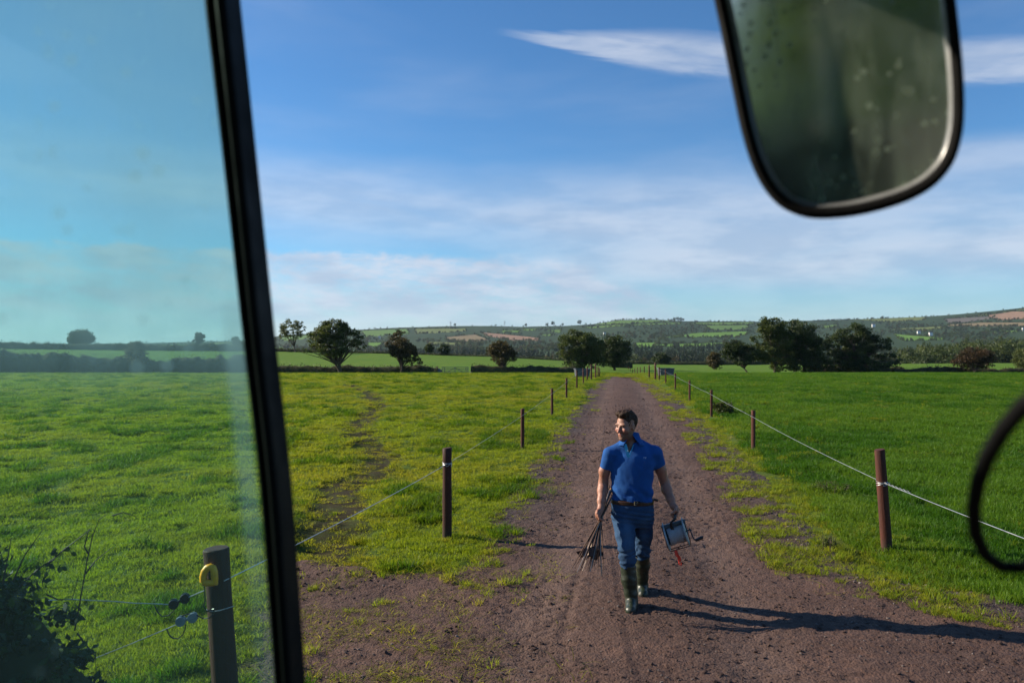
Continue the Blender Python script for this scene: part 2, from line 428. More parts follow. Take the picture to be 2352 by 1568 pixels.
def build_track():
    Lx, Ly = np.array([gnd(*p) for p in TR_L]).T; Rx, Ry = np.array([gnd(*p) for p in TR_R]).T
    ys = np.geomspace(4.4, 75.0, 800)
    oL = np.argsort(Ly); oR = np.argsort(Ry)
    # the left border doubles back a little in depth; take its outermost x for every row
    xl = np.array([min([Lx[i]+(Lx[i+1]-Lx[i])*(yy-Ly[i])/(Ly[i+1]-Ly[i]+1e-9) for i in range(len(Lx)-1) if (Ly[i]-yy)*(Ly[i+1]-yy) <= 0] or [np.interp(yy, Ly[oL], Lx[oL])]) for yy in ys])
    xr = np.interp(ys, Ry[oR], Rx[oR])
    K = 110; pad = np.pad(xl, K, mode='edge'); run = np.array([pad[i:i+2*K+1].min() for i in range(len(xl))])
    pad = np.pad(run, 60, mode='edge'); xl = np.convolve(pad, np.ones(121)/121, 'valid')-0.9; xr = np.minimum(xr, 7.0)+0.9
    t = np.linspace(0, 1, 270)
    X = xl[:, None]+(xr-xl)[:, None]*t[None]; Y = np.repeat(ys[:, None], len(t), 1)
    sd = sdpoly(X, Y, POLY)
    base = terrain(X, Y)
    Z = base+0.006+track_h(X, Y)*sstep(80, 20, Y)-0.16*sstep(0.10, -0.75, sd+(fbm(X*1.7, Y*1.7, oct=3, seed=48)-.5)*.5)
    nr, nc = X.shape; idx = np.arange(nr*nc).reshape(nr, nc)
    q = np.stack([idx[:-1, :-1], idx[:-1, 1:], idx[1:, 1:], idx[1:, :-1]], -1).reshape(-1, 4)
    me = np_mesh('track', np.stack([X, Y, Z], -1).reshape(-1, 3), q, True, [MATS['track_dirt']])
    u = X-0.136*Y; nz = (fbm(X*1.2, Y*.5, oct=3, seed=49)-.5); fattr(me, 'edge', (sstep(.85, .05, sd+nz*.9)*(sstep(9, 11, Y)+(X > 1.0)).clip(0, 1)).ravel())
    fattr(me, 'rut', (np.exp(-((u+.72+nz*.3)/.33)**2)+np.exp(-((u-1.05+nz*.3)/.33)**2)).ravel())
    o = link('track', me); tag(o, kind='structure', label='brown dirt farm track running straight ahead')
build_track()
def surf_z(x, y):
    """top of whatever ground is there"""
    sd = sdpoly(x, y, POLY)
    a = ground_z(x, y)-0.10*sstep(-0.05, 0.45, sd)
    b = terrain(x, y)+0.006+track_h(x, y)*sstep(80, 20, y)-0.16*sstep(0.10, -0.75, sd+(fbm(x*1.7, y*1.7, oct=3, seed=48)-.5)*.5)
    return np.maximum(a, b)

# ------------------------------------------------------------------ far hillside with its fields
GRN, BRI, OLV, TAN, PNK, MAU = (0.100, 0.180, 0.032), (0.115, 0.225, 0.030), (0.135, 0.165, 0.046), (0.21, 0.165, 0.085), (0.29, 0.185, 0.115), (0.13, 0.115, 0.095)
FIELDS = [
 (GRN, [(827, 760), (936, 755), (942, 767), (840, 774)]), (OLV, [(952, 755), (1069, 754), (1072, 761), (957, 767)]),
 (TAN, [(1025, 774), (1092, 768), (1124, 780), (1092, 785), (1027, 782)]), (OLV, [(981, 785), (1087, 787), (1053, 793), (983, 791)]),
 (PNK, [(1103, 763), (1176, 769), (1240, 776), (1238, 782), (1176, 781), (1120, 772)]), (GRN, [(1152, 759), (1196, 759), (1191, 764), (1155, 764)]),
 (BRI, [(838, 786), (882, 786), (874, 799), (845, 795)]), (BRI, [(623, 797), (663, 795), (661, 800), (627, 802)]),
 (GRN, [(1363, 745), (1426, 734), (1514, 734), (1566, 737), (1514, 739), (1410, 745)]), (GRN, [(1337, 751), (1410, 746), (1566, 740), (1561, 745), (1454, 747), (1358, 754)]),
 (GRN, [(1587, 740), (1735, 740), (1730, 744), (1602, 747)]), (GRN, [(1618, 748), (1711, 746), (1730, 752), (1683, 758), (1639, 759), (1628, 755)]),
 (BRI, [(1511, 776), (1592, 765), (1730, 760), (1712, 769), (1675, 774), (1592, 774), (1545, 774), (1514, 780)]),
 (BRI, [(1459, 787), (1503, 786), (1514, 790), (1670, 786), (1657, 795), (1566, 797), (1514, 795), (1483, 799), (1457, 800)]),
 (GRN, [(1251, 759), (1290, 756), (1288, 765), (1275, 763)]), (GRN, [(1202, 755), (1236, 755), (1230, 760), (1204, 760)]), (GRN, [(1243, 768), (1270, 767), (1267, 772), (1246, 771)]),
 (OLV, [(1865, 738), (2052, 731), (2127, 728), (2125, 735), (2047, 740), (1974, 735)]), (GRN, [(1889, 748), (1922, 745), (1925, 750), (1894, 753)]),
 (OLV, [(2047, 754), (2167, 748), (2172, 752), (2130, 758), (2052, 757)]), (BRI, [(2052, 767), (2169, 775), (2167, 780), (2078, 783), (2065, 778)]),
 (MAU, [(2167, 733), (2286, 726), (2273, 733), (2234, 739), (2180, 743)]), (PNK, [(2268, 724), (2325, 715), (2420, 716), (2420, 728), (2299, 736), (2273, 731)]),
 (TAN, [(2175, 745), (2260, 740), (2420, 740), (2420, 748), (2286, 749), (2180, 748)]), (OLV, [(2195, 731), (2290, 718), (2340, 711), (2420, 704), (2420, 712), (2325, 714), (2268, 724)]),
 (GRN, [(2268, 760), (2338, 757), (2338, 762), (2268, 763)]), (GRN, [(640, 776), (720, 768), (745, 776), (650, 784)]),
 (GRN, [(350, 792), (470, 790), (470, 796), (340, 797)]), (OLV, [(480, 786), (580, 784), (585, 789), (480, 791)]),
 (OLV, [(2430, 720), (2600, 705), (2600, 725), (2440, 735)]), (GRN, [(2430, 755), (2650, 745), (2650, 765), (2440, 770)])]
def hill_depth(px, py):
    ry = np.interp(px, RID[:, 0], RID[:, 1]); t = np.clip((838-np.asarray(py, float))/(838-ry), 0, 1)
    return D2+(DR-D2)*t**(1/0.85)
FW = [(c, np.array([((px-1176)/F*hill_depth(px, py), hill_depth(px, py)) for px, py in pts])) for c, pts in FIELDS]
def build_hill():
    px = np.arange(-420, 2860, 4.0); d = np.concatenate([np.linspace(505, DR, 190), np.linspace(DR, 3600, 10)[1:]])
    PX, Dp = np.meshgrid(px, d); X = (PX-1176)/F*Dp; Z = terrain(X, Dp)
    rz = (fbm(X*0.004, Dp*0.004, oct=3, seed=77)-0.5)*9*sstep(600, 1200, Dp); Z = Z+rz*0.35
    col = np.empty(X.shape+(3,)); col[:] = (0.033, 0.058, 0.020)
    ypx = 838+(np.interp(PX, RID[:, 0], RID[:, 1])-838)*np.clip((Dp-D2)/(DR-D2), 0, 1)**0.85
    for c, pts in FIELDS:
        s = sdpoly(PX, ypx*1.0, np.array(pts, float)); col[s > 0] = c
    n, k = X.shape; idx = np.arange(n*k).reshape(n, k)
    q = np.stack([idx[:-1, :-1], idx[:-1, 1:], idx[1:, 1:], idx[1:, :-1]], -1).reshape(-1, 4)
    me = np_mesh('hillside', np.stack([X, Dp, Z], -1).reshape(-1, 3), q, True, [MATS['hill_land']])
    cattr(me, 'col', col.reshape(-1, 3))
    tag(link('hillside', me), kind='structure', label='far hillside of small fields')
build_hill()

# ------------------------------------------------------------------ scattering of what nobody could count
PROTO = []
def proto(name, me):
    o = bpy.data.objects.new(name, me); PROTO.append(o); return o
def scatter(name, P, rot, scl, var, protos, attrs=None):
    """points -> instances of small meshes, one object"""
    me = np_mesh(name, P, np.zeros((0, 3), np.int32))
    for nm, arr in (('rot', rot), ('scl', scl)):
        a = me.attributes.new(nm, 'FLOAT_VECTOR', 'POINT'); a.data.foreach_set('vector', np.ascontiguousarray(arr, dtype=np.float32).ravel())
    a = me.attributes.new('var', 'INT', 'POINT'); a.data.foreach_set('value', np.asarray(var, dtype=np.int32))
    for k, v in (attrs or {}).items(): fattr(me, k, v)
    o = link(name, me)
    nt = bpy.data.node_groups.new(name, 'GeometryNodeTree')
    nt.interface.new_socket('Geometry', in_out='INPUT', socket_type='NodeSocketGeometry'); nt.interface.new_socket('Geometry', in_out='OUTPUT', socket_type='NodeSocketGeometry')
    N = nt.nodes.new; L = nt.links.new
    gi = N('NodeGroupInput'); go = N('NodeGroupOutput'); pts = N('GeometryNodeMeshToPoints'); L(gi.outputs[0], pts.inputs['Mesh'])
    def named(n, t):
        a = N('GeometryNodeInputNamedAttribute'); a.data_type = t; a.inputs['Name'].default_value = n; return a.outputs['Attribute']
    join = N('GeometryNodeJoinGeometry')
    for i, po in enumerate(protos):
        oi = N('GeometryNodeObjectInfo'); oi.inputs['Object'].default_value = po
        cmp = N('FunctionNodeCompare'); cmp.data_type = 'INT'; cmp.operation = 'EQUAL'
        L(named('var', 'INT'), cmp.inputs[2]); cmp.inputs[3].default_value = i
        iop = N('GeometryNodeInstanceOnPoints'); L(pts.outputs[0], iop.inputs['Points']); L(cmp.outputs[0], iop.inputs['Selection'])
        L(oi.outputs['Geometry'], iop.inputs['Instance'])
        e2r = N('FunctionNodeEulerToRotation'); L(named('rot', 'FLOAT_VECTOR'), e2r.inputs[0]); L(e2r.outputs[0], iop.inputs['Rotation'])
        L(named('scl', 'FLOAT_VECTOR'), iop.inputs['Scale']); L(iop.outputs[0], join.inputs[0])
    L(join.outputs[0], go.inputs[0])
    md = o.modifiers.new('scatter', 'NODES'); md.node_group = nt
    return o

# grass: blades with light coming through them
def grass_mat(name, young, old, deep_green, gloss=0.35):
    m, g = new_mat(name)
    t = attr(g, 'tint', True).outputs['Fac']; dk = attr(g, 'lush', True).outputs['Fac']
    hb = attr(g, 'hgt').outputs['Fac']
    c = g.mix(t, young, old); c = g.mix(dk, c, deep_green)
    c = g.mix(g.rng(hb, 0.0, 0.45, 0.5, 0), c, (0.055, 0.060, 0.022, 1))           # darker, duller tone towards the foot of each blade
    di = g.n('ShaderNodeBsdfPrincipled', {'Base Color': c, 'Roughness': 0.5, 'Specular IOR Level': gloss})
    tc = g.mix(1.0, c, (1.45, 1.32, 0.6, 1), 'MULTIPLY')
    tr = g.n('ShaderNodeBsdfTranslucent', {'Color': tc})
    mx = g.n('ShaderNodeMixShader', {0: 0.54, 1: di, 2: tr}); g.L.new(mx.outputs[0], g.out.inputs[0]); return m
grass_mat('grazed_grass', (0.205, 0.280, 0.020, 1), (0.285, 0.285, 0.038, 1), (0.045, 0.120, 0.007, 1), 0.14)
grass_mat('lush_grass', (0.084, 0.184, 0.014, 1), (0.145, 0.225, 0.018, 1), (0.045, 0.130, 0.007, 1), 0.24)

def clump(name, n, rad, h, w, lean, mat, seed):
    r_ = np.random.default_rng(seed); V = []; T = []; H = []
    for i in range(n):
        a, q = r_.uniform(0, 2*np.pi), rad*np.sqrt(r_.uniform()); b = np.array([np.cos(a)*q, np.sin(a)*q, -0.015])
        hh = h*r_.uniform(0.45, 1.1); la = a+r_.normal(0, 1.0); ln = lean*r_.uniform(0.2, 1.3)*hh
        d = np.array([np.cos(la), np.sin(la), 0]); sa = r_.uniform(0, 2*np.pi); s = np.array([np.cos(sa), np.sin(sa), 0])*w*r_.uniform(0.7, 1.3)/2
        p1 = b+np.array([0, 0, hh*0.5])+d*ln*0.3; p2 = b+np.array([0, 0, hh*0.85])+d*ln*0.75; p3 = b+np.array([0, 0, hh*(1.0-0.12*lean)])+d*ln*1.25
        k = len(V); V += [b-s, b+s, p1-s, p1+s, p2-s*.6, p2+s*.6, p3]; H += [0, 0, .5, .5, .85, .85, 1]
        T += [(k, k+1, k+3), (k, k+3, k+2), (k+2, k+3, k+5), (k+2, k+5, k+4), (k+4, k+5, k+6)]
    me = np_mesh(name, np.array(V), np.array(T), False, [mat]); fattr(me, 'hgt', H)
    return proto(name, me)
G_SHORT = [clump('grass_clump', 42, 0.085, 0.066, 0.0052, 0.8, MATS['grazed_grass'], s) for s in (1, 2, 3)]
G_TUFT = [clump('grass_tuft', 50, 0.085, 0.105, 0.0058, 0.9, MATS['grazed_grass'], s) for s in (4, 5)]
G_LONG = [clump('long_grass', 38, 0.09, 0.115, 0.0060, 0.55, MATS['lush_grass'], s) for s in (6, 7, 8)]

def view_points(dens, d0, d1, px0, px1, power=1.6, ref=8.0):
    """random ground points, thinning with distance"""
    P = []
    edges = np.geomspace(d0, d1, 40)
    for a, b in zip(edges[:-1], edges[1:]):
        dm = (a+b)/2; w0, w1 = (px0-1176)/F, (px1-1176)/F
        area = (b*b-a*a)/2*(w1-w0); n = int(area*dens*min(1.25, (ref/dm)**power))
        d = np.sqrt(rng.uniform(a*a, b*b, n)); P.append(np.stack([rng.uniform(w0, w1, n)*d, d], 1))
    return np.concatenate(P)
FL = lambda y: -1.98+0.130*y         # line of the left fence
FR = lambda y: 3.08+0.136*y          # line of the right fence
def build_grass():
    # grazed field on the left
    P = view_points(190, 3.4, 118, -330, 1560); x, y = P.T
    da, sd = dirt_amount(x, y); tr = trail_amount(x, y)
    side = x < 0.5+0.134*y
    bare = np.maximum(da, tr*0.82)
    keep = side & (rng.uniform(size=len(x)) > bare) & ~((sd > 0.0) & (y < 9.5) & (rng.uniform(size=len(x)) < 0.8))
    x, y, tr, da, sd = [q[keep] for q in (x, y, tr, da, sd)]
    tus = sstep(0.58, 0.68, fbm(x*1.7+3, y*1.1, oct=3, seed=21))*(0.35+0.65*(tr < 0.05)); dry = fbm(x*0.35, y*0.35, oct=3, seed=22)
    k = np.clip(y/8.0, 0.7, 20)**0.50
    h = (0.52+0.66*fbm(x*1.3, y*1.3, oct=2, seed=23))*(1-0.45*tr)*(1-0.4*da)
    scl = np.stack([k, k, np.minimum(k**0.42, 1.3)*h*(1+0.35*tus)], 1)
    tint = np.clip(0.12+1.7*(dry-0.42)+0.5*tr+0.5*da+rng.normal(0, 0.16, len(x)), 0, 1)
    deep_green = np.clip(tus*0.75+rng.normal(0.08, 0.12, len(x))+0.35*sstep(9, 4, y), 0, 1)
    var = np.where((tus > 0.5) & (rng.uniform(size=len(x)) < 0.6), rng.integers(3, 5, len(x)), rng.integers(0, 3, len(x)))
    rot = np.stack([rng.normal(0, .12, len(x)), rng.normal(0, .12, len(x)), rng.uniform(0, 6.28, len(x))], 1)
    z = surf_z(x, y)-0.045*tr
    o = scatter('grazed_grass', np.stack([x, y, z], 1), rot, scl, var, G_SHORT+G_TUFT, {'tint': tint, 'lush': deep_green})
    tag(o, 'short yellow-green grazed grass of the left field', 'grass', kind='stuff')
    # long grass on the right
    P = view_points(200, 5.0, 118, 1380, 2760); x, y = P.T
    da, sd = dirt_amount(x, y); off = x-FR(y)
    keep = (x > 0.5+0.134*y) & (rng.uniform(size=len(x)) > da) & (off+0.9*(fbm(x*0.8, y*0.8, oct=3, seed=27)-0.5) > -0.15)
    x, y, da, sd = [q[keep] for q in (x, y, da, sd)]
    wav = fbm(x*0.5, y*0.35, oct=3, seed=24)
    k = np.clip(y/8.0, 0.7, 20)**0.50; h = 0.34+1.05*fbm(x*0.9, y*0.9, oct=3, seed=25)
    scl = np.stack([k, k, np.minimum(k**0.40, 1.25)*h], 1)
    tint = np.clip(0.12+0.8*(wav-0.45)+rng.normal(0, .15, len(x))+0.6*sstep(1.2, 0.0, x-FR(y)), 0, 1)
    deep_green = np.clip(sstep(0.50, 0.68, wav)*0.95+rng.normal(.12, .12, len(x)), 0, 1)  # patches of darker grass, deepened to stand in for tussock shadows
    rot = np.stack([rng.normal(0, .10, len(x)), rng.normal(0.12, .10, len(x)), rng.uniform(0, 6.28, len(x))], 1)
    o = scatter('meadow_grass', np.stack([x, y, surf_z(x, y)], 1), rot, scl, rng.integers(0, 3, len(x)), G_LONG, {'tint': tint, 'lush': deep_green})
    tag(o, 'long dark green grass of the right field', 'grass', kind='stuff')
    # ragged verges: tufts creeping onto the gravel on both sides, and lone tufts on the bare ground
    P = view_points(150, 4.6, 80, 300, 2700, 1.3); x, y = P.T
    da, sd = dirt_amount(x, y)
    cl = fbm(x*3.2, y*3.2, oct=4, seed=26, gain=.65)+0.5*(fbm(x*0.7, y*0.7, oct=2, seed=28)-.5)
    inR = (x > 0.5+0.134*y) & (x < FR(y)+0.35); verge = sstep(0.95, -0.15, sd)
    keep = ((rng.uniform(size=len(x)) < sstep(0.60, 0.70, cl)*verge*0.8) | (inR & (sd < 0.95) & (rng.uniform(size=len(x)) < 0.85*sstep(0.45, 0.57, cl+0.16*sstep(0.75, -.4, sd)-.03))))
    left_gate = (x < 0.4) & (y < 9.6) & (sd > 0) & (rng.uniform(size=len(x)) < sstep(0.60, 0.72, cl)*sstep(2.0, 0.0, sd)*.8)
    keep = (keep & (sd < 0.9)) | left_gate
    x, y = x[keep], y[keep]
    k = np.clip(y/8.0, 0.7, 9)**0.40
    k = k*rng.uniform(.45, 1.05, len(x)); scl = np.stack([k, k, k**.5*rng.uniform(0.4, 1.0, len(x))], 1)
    tint = np.clip(rng.normal(.42, .28, len(x)), 0, 1); deep_green = np.clip(rng.normal(.12, .15, len(x)), 0, 1)
    rot = np.stack([rng.normal(0, .15, len(x)), rng.normal(0, .15, len(x)), rng.uniform(0, 6.28, len(x))], 1)
    o = scatter('verge_grass', np.stack([x, y, surf_z(x, y)], 1), rot, scl, rng.integers(0, 5, len(x)), G_SHORT+G_TUFT, {'tint': tint, 'lush': deep_green})
    tag(o, 'tufts of grass along the edges of the track', 'grass', kind='stuff')
build_grass()

# loose stones and clods on the track
def stone_proto(name, seed, mat, sub=2):
    bm = bmesh.new(); bmesh.ops.create_icosphere(bm, subdivisions=sub, radius=1)
    r_ = np.random.default_rng(seed); o = r_.uniform(0, 50, 3)
    for v in bm.verts:
        c = np.array(v.co[:]); k = 0.62+0.75*float(fbm(c[0:1]*1.1+o[0], c[1:2]*1.1+o[1], c[2:3]*1.1+o[2], oct=2, seed=seed)[0])
        v.co = v.co*k; v.co.z *= 0.62
    me = bpy.data.meshes.new(name); bm.to_mesh(me); bm.free(); me.materials.append(mat); return proto(name, me)
m, g = new_mat('loose_stone')
t = attr(g, 'tint', True).outputs['Fac']
c = g.mix(t, (0.060, 0.045, 0.040, 1), (0.26, 0.22, 0.20, 1)); P = wpos(g)
c = g.mix(g.rng(g.noise(P, 90, 3), 0.4, 0.65, 0, 0.4), c, (0.12, 0.085, 0.07, 1))
principled(g, c, 0.85, 0, 0.3, g.noise(P, 160, 3), 0.002)
ST = [stone_proto('loose_stone', s, MATS['loose_stone'], 1) for s in (1, 2, 3, 4)]
simple('soil', (0.070, 0.046, 0.038), .95, 0, .4, 120, .002, .1)
SOIL = [stone_proto('soil_crumb', s, MATS['soil'], 1) for s in (11, 12, 13, 14)]
LIT = [clump('dry_stalks', 7, 0.10, 0.05, 0.005, 3.2, MATS['grazed_grass'], s) for s in (21, 22)]
def build_stones():
    P = view_points(210, 4.6, 62, 300, 2700, 1.75, 6.5); x, y = P.T
    da, sd = dirt_amount(x, y)
    edge = sstep(1.1, 0.2, sd)*(x > 0.3+0.13*y)
    keep = (da > 0.35) & (rng.uniform(size=len(x)) < 0.35+0.65*np.maximum(edge, sstep(.5, .65, fbm(x*1.5, y*1.5, oct=3, seed=51))))
    x, y, edge = x[keep], y[keep], edge[keep]
    s = 0.0035+(0.011+.009*edge)*rng.uniform(size=len(x))**4; s = s*np.clip(y/8, .8, 3)**0.5
    scl = np.stack([s*rng.uniform(.7, 1.4, len(x)), s*rng.uniform(.7, 1.4, len(x)), s], 1)
    tint = np.clip(rng.uniform(size=len(x))**2*(0.6+1.2*edge), 0, 1)
    rot = np.stack([rng.normal(0, .3, len(x)), rng.normal(0, .3, len(x)), rng.uniform(0, 6.28, len(x))], 1)
    o = scatter('loose_gravel', np.stack([x, y, surf_z(x, y)+s*0.1], 1), rot, scl, rng.integers(0, 4, len(x)), ST, {'tint': tint})
    tag(o, 'loose gravel lying on the dirt track', 'gravel', kind='stuff')
    # crumbs of trodden soil
    P = view_points(230, 4.6, 60, 300, 2700, 1.7, 6.5); x, y = P.T
    da, sd = dirt_amount(x, y); pt = fbm(x*1.1, y*1.1, oct=3, seed=52)+.35*(fbm(x*4.5, y*4.5, oct=2, seed=53)-.5)
    keep = (da > 0.3) & (rng.uniform(size=len(x)) < 0.12+0.88*sstep(.47, .60, pt)); x, y = x[keep], y[keep]
    s = (0.004+0.016*rng.uniform(size=len(x))**2.5)*np.clip(y/8, .8, 3)**0.45
    scl = np.stack([s*rng.uniform(.8, 1.7, len(x)), s*rng.uniform(.8, 1.7, len(x)), s], 1)
    rot = np.stack([rng.normal(0, .4, len(x)), rng.normal(0, .4, len(x)), rng.uniform(0, 6.28, len(x))], 1)
    o = scatter('soil_crumbs', np.stack([x, y, surf_z(x, y)], 1), rot, scl, rng.integers(0, 4, len(x)), SOIL, {})
    tag(o, 'crumbs of trodden soil on the dirt track', 'soil', kind='stuff')
    # bits of straw and dead grass round the gateway and the verges
    P = view_points(120, 4.6, 30, 500, 2500, 1.6, 7); x, y = P.T; da, sd = dirt_amount(x, y)
    wt = sstep(1.2, .1, sd)*sstep(-.6, 0, sd)*.6+(x < .5)*(y < 9.8)*sstep(2.6, .8, sd)*.9; keep = (sd > -.5) & (rng.uniform(size=len(x)) < wt*sstep(.38, .62, fbm(x*1.8, y*1.8, oct=3, seed=54))); x, y = x[keep], y[keep]; n = len(x)
    rot = np.stack([rng.normal(0, .1, n), rng.normal(0, .1, n), rng.uniform(0, 6.28, n)], 1); k = rng.uniform(.6, 1.3, n)
    o = scatter('dry_litter', np.stack([x, y, surf_z(x, y)+.006], 1), rot, np.stack([k, k, k], 1), rng.integers(0, 2, n), LIT, {'tint': rng.uniform(.7, 1, n), 'lush': np.zeros(n)})
    tag(o, 'bits of straw and dead grass on the bare ground', 'litter', kind='stuff')
build_stones()
# ------------------------------------------------------------------ foliage
def leaf_mat(name, dark, light, trans=0.35):
    m, g = new_mat(name)
    v = attr(g, 'v').outputs['Fac']
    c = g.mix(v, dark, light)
    di = g.n('ShaderNodeBsdfPrincipled', {'Base Color': c, 'Roughness': 0.5, 'Specular IOR Level': 0.3})
    tr = g.n('ShaderNodeBsdfTranslucent', {'Color': g.mix(1.0, c, (1.25, 1.2, 0.5, 1), 'MULTIPLY')})
    mx = g.n('ShaderNodeMixShader', {0: trans, 1: di, 2: tr}); g.L.new(mx.outputs[0], g.out.inputs[0]); return m
leaf_mat('leaf_oak', (0.028, 0.048, 0.012, 1), (0.095, 0.120, 0.028, 1))
leaf_mat('leaf_dark', (0.018, 0.034, 0.011, 1), (0.060, 0.085, 0.022, 1), 0.28)
leaf_mat('leaf_brown', (0.030, 0.032, 0.013, 1), (0.105, 0.080, 0.030, 1), 0.3)
leaf_mat('leaf_red', (0.030, 0.026, 0.012, 1), (0.090, 0.052, 0.024, 1), 0.3)
leaf_mat('leaf_pale', (0.050, 0.070, 0.020, 1), (0.130, 0.150, 0.042, 1))
leaf_mat('leaf_conifer', (0.016, 0.032, 0.014, 1), (0.045, 0.072, 0.026, 1), 0.15)
simple('bark', (0.075, 0.060, 0.046), 0.9, 0, 0.45, 9, 0.01, 0.2, (1, 1, 0.25))
simple('hedge_bank', (0.040, 0.042, 0.020), 0.95, 0, 0.5, 3, 0.05, 0.1)

def leaf_cards(P, size, r_, upbias=0.35):
    """one bent two-triangle leaf spray at every point"""
    n = len(P); nrm = r_.normal(size=(n, 3)); nrm[:, 2] += upbias; nrm /= np.linalg.norm(nrm, axis=1)[:, None]
    t = np.cross(nrm, r_.normal(size=(n, 3))); t /= np.linalg.norm(t, axis=1)[:, None]+1e-9; b = np.cross(nrm, t)
    s = (size*r_.uniform(0.55, 1.25, n))[:, None]
    V = np.stack([P-t*s*.5, P+b*s*.32+nrm*s*.08, P+t*s*.55, P-b*s*.32+nrm*s*.08], 1).reshape(-1, 3)
    i = np.arange(n)*4; T = np.concatenate([np.stack([i, i+1, i+2], 1), np.stack([i, i+2, i+3], 1)])
    return V, T
def crown_points(lobes, n, r_, clumps, spread=0.26, core=0.5):
    lb = np.array(lobes, float); vol = lb[:, 3]*lb[:, 4]*lb[:, 5]; pick = r_.choice(len(lb), clumps, p=vol**0.8/np.sum(vol**0.8))
    d = r_.normal(size=(clumps, 3)); d /= np.linalg.norm(d, axis=1)[:, None]
    rad = core+(1-core)*r_.uniform(size=clumps)**0.6
    C = lb[pick, :3]+d*rad[:, None]*lb[pick, 3:]*0.92
    cr = spread*np.cbrt(vol[pick])*r_.uniform(0.55, 1.35, clumps)
    k = r_.choice(clumps, n, p=cr**2/np.sum(cr**2))
    off = r_.normal(size=(n, 3)); off /= np.linalg.norm(off, axis=1)[:, None]; off *= (r_.uniform(size=n)**0.5)[:, None]
    P = C[k]+off*cr[k][:, None]*np.array([1.15, 1.15, 0.75])
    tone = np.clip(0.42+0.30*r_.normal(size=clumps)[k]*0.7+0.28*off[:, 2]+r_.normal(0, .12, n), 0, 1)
    return P, tone, C
def crown_mesh(name, lobes, n, size, mat, seed, clumps=130, spread=0.26, core=0.5, ground=None):
    r_ = np.random.default_rng(seed); P, tone, C = crown_points(lobes, n, r_, clumps, spread, core)
    if ground is not None:
        ok = P[:, 2] > ground; P, tone = P[ok], tone[ok]
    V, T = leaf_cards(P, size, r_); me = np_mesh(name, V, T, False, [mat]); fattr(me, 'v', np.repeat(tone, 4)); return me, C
def limbs(mb, base, targets, r0, r_, fork=0.35, stems=1):
    """tapered stem that splits into limbs reaching into the crown"""
    base = Vector(base); T = [Vector(t) for t in targets]
    cen = sum(T, Vector())/len(T)
    for s in range(stems):
        b = base+Vector((r_.normal(0, r0*1.2), r_.normal(0, r0*1.2), -0.15)) if stems > 1 else base+Vector((0, 0, -0.2))
        f = base.lerp(cen, fork)+Vector((r_.normal(0, r0), r_.normal(0, r0), 0))
        mid = b.lerp(f, 0.5)+Vector((r_.normal(0, r0*.6), r_.normal(0, r0*.6), 0))
        mb.tube([b, mid, f], [r0*1.15, r0*.85, r0*.7], 7)
        for t in T[s::stems]:
            m1 = f.lerp(t, 0.5)+Vector((r_.normal(0, .12), r_.normal(0, .12), r_.uniform(0, .35)))*max(0.4, (t-f).length*.25)
            mb.tube([f, m1, t], [r0*.5, r0*.28, r0*.06], 5)
            for q in range(3):
                p = m1.lerp(t, r_.uniform(0, .6)); e = p+Vector((r_.normal(), r_.normal(), r_.uniform(-.2, .9)))*(t-f).length*.28
                mb.tube([p, e], [r0*.14, r0*.03], 4)
def tree(name, label, depth, base, lobes_px, n, size, mat, seed, r0=0.2, clumps=130, spread=0.26, core=0.5, stems=1, fork=0.35, cat='tree', group=None, deep=0.85):
    k = depth/F; bx = (base[0]-1176)*k; bz = float(terrain(np.array([bx]), np.array([depth]))[0])
    root = empty(name, (bx, depth, bz)); r_ = np.random.default_rng(seed)
    lobes = [((px-base[0])*k, r_.normal(0, rx*k*0.25), EYE-(py-784)*k-bz, rx*k, max(rx, ry)*k*deep, ry*k) for px, py, rx, ry in lobes_px]
    me, C = crown_mesh('crown', lobes, int(n*(1.0 if core > .7 else 1.7)), size*1.22, mat, seed, int(clumps*(1 if core > .7 else 1.5)), spread*(1 if core > .7 else 1.12), core*.85, 0.1); link('crown', me, root)
    mb = MB(); sel = C[r_.choice(len(C), min(len(C), 9*max(1, stems)), replace=False)]
    sel = np.concatenate([sel, np.array([l[:3] for l in lobes])])
    limbs(mb, (0, 0, 0), sel, r0, r_, fork, stems); mb.build('trunk', MATS['bark'], root, True)
    tag(root, label, cat, group); return root
M_ = MATS
tree('ash_tree', 'thin see-through ash tree standing behind the far hedge on the left', 213, (678, 806), [(668, 758, 27, 27), (654, 768, 15, 20), (686, 756, 15, 20), (672, 785, 14, 10)], 3400, .30, M_['leaf_pale'], 11, .22, 110, .20, .75, fork=.3)
tree('hawthorn_tree', 'broad windswept tree with several stems in the left hedge', 110, (783, 843), [(768, 757, 40, 27), (738, 776, 38, 28), (714, 797, 21, 17), (806, 778, 28, 26), (828, 792, 17, 10), (766, 800, 40, 18), (700, 806, 14, 7)], 9000, .20, M_['leaf_oak'], 12, .2, 190, .22, .6, 3, .3)
tree('thorn_tree', 'dark brown-green scruffy thorn tree beside the field gate', 110.5, (925, 844), [(916, 776, 20, 20), (926, 800, 30, 24), (902, 792, 20, 16), (944, 815, 22, 22), (893, 772, 8, 6), (955, 832, 18, 10)], 6500, .17, M_['leaf_brown'], 13, .14, 170, .22, .55, 3, .25)
tree('round_bush', 'rounded rusty green bush standing on the hedge right of the gate', 113.5, (1155, 846), [(1151, 806, 31, 24), (1138, 800, 18, 18), (1170, 815, 19, 19), (1150, 825, 24, 12)], 5000, .17, M_['leaf_brown'], 14, .13, 120, .25, .5, 3, .25, 'bush')
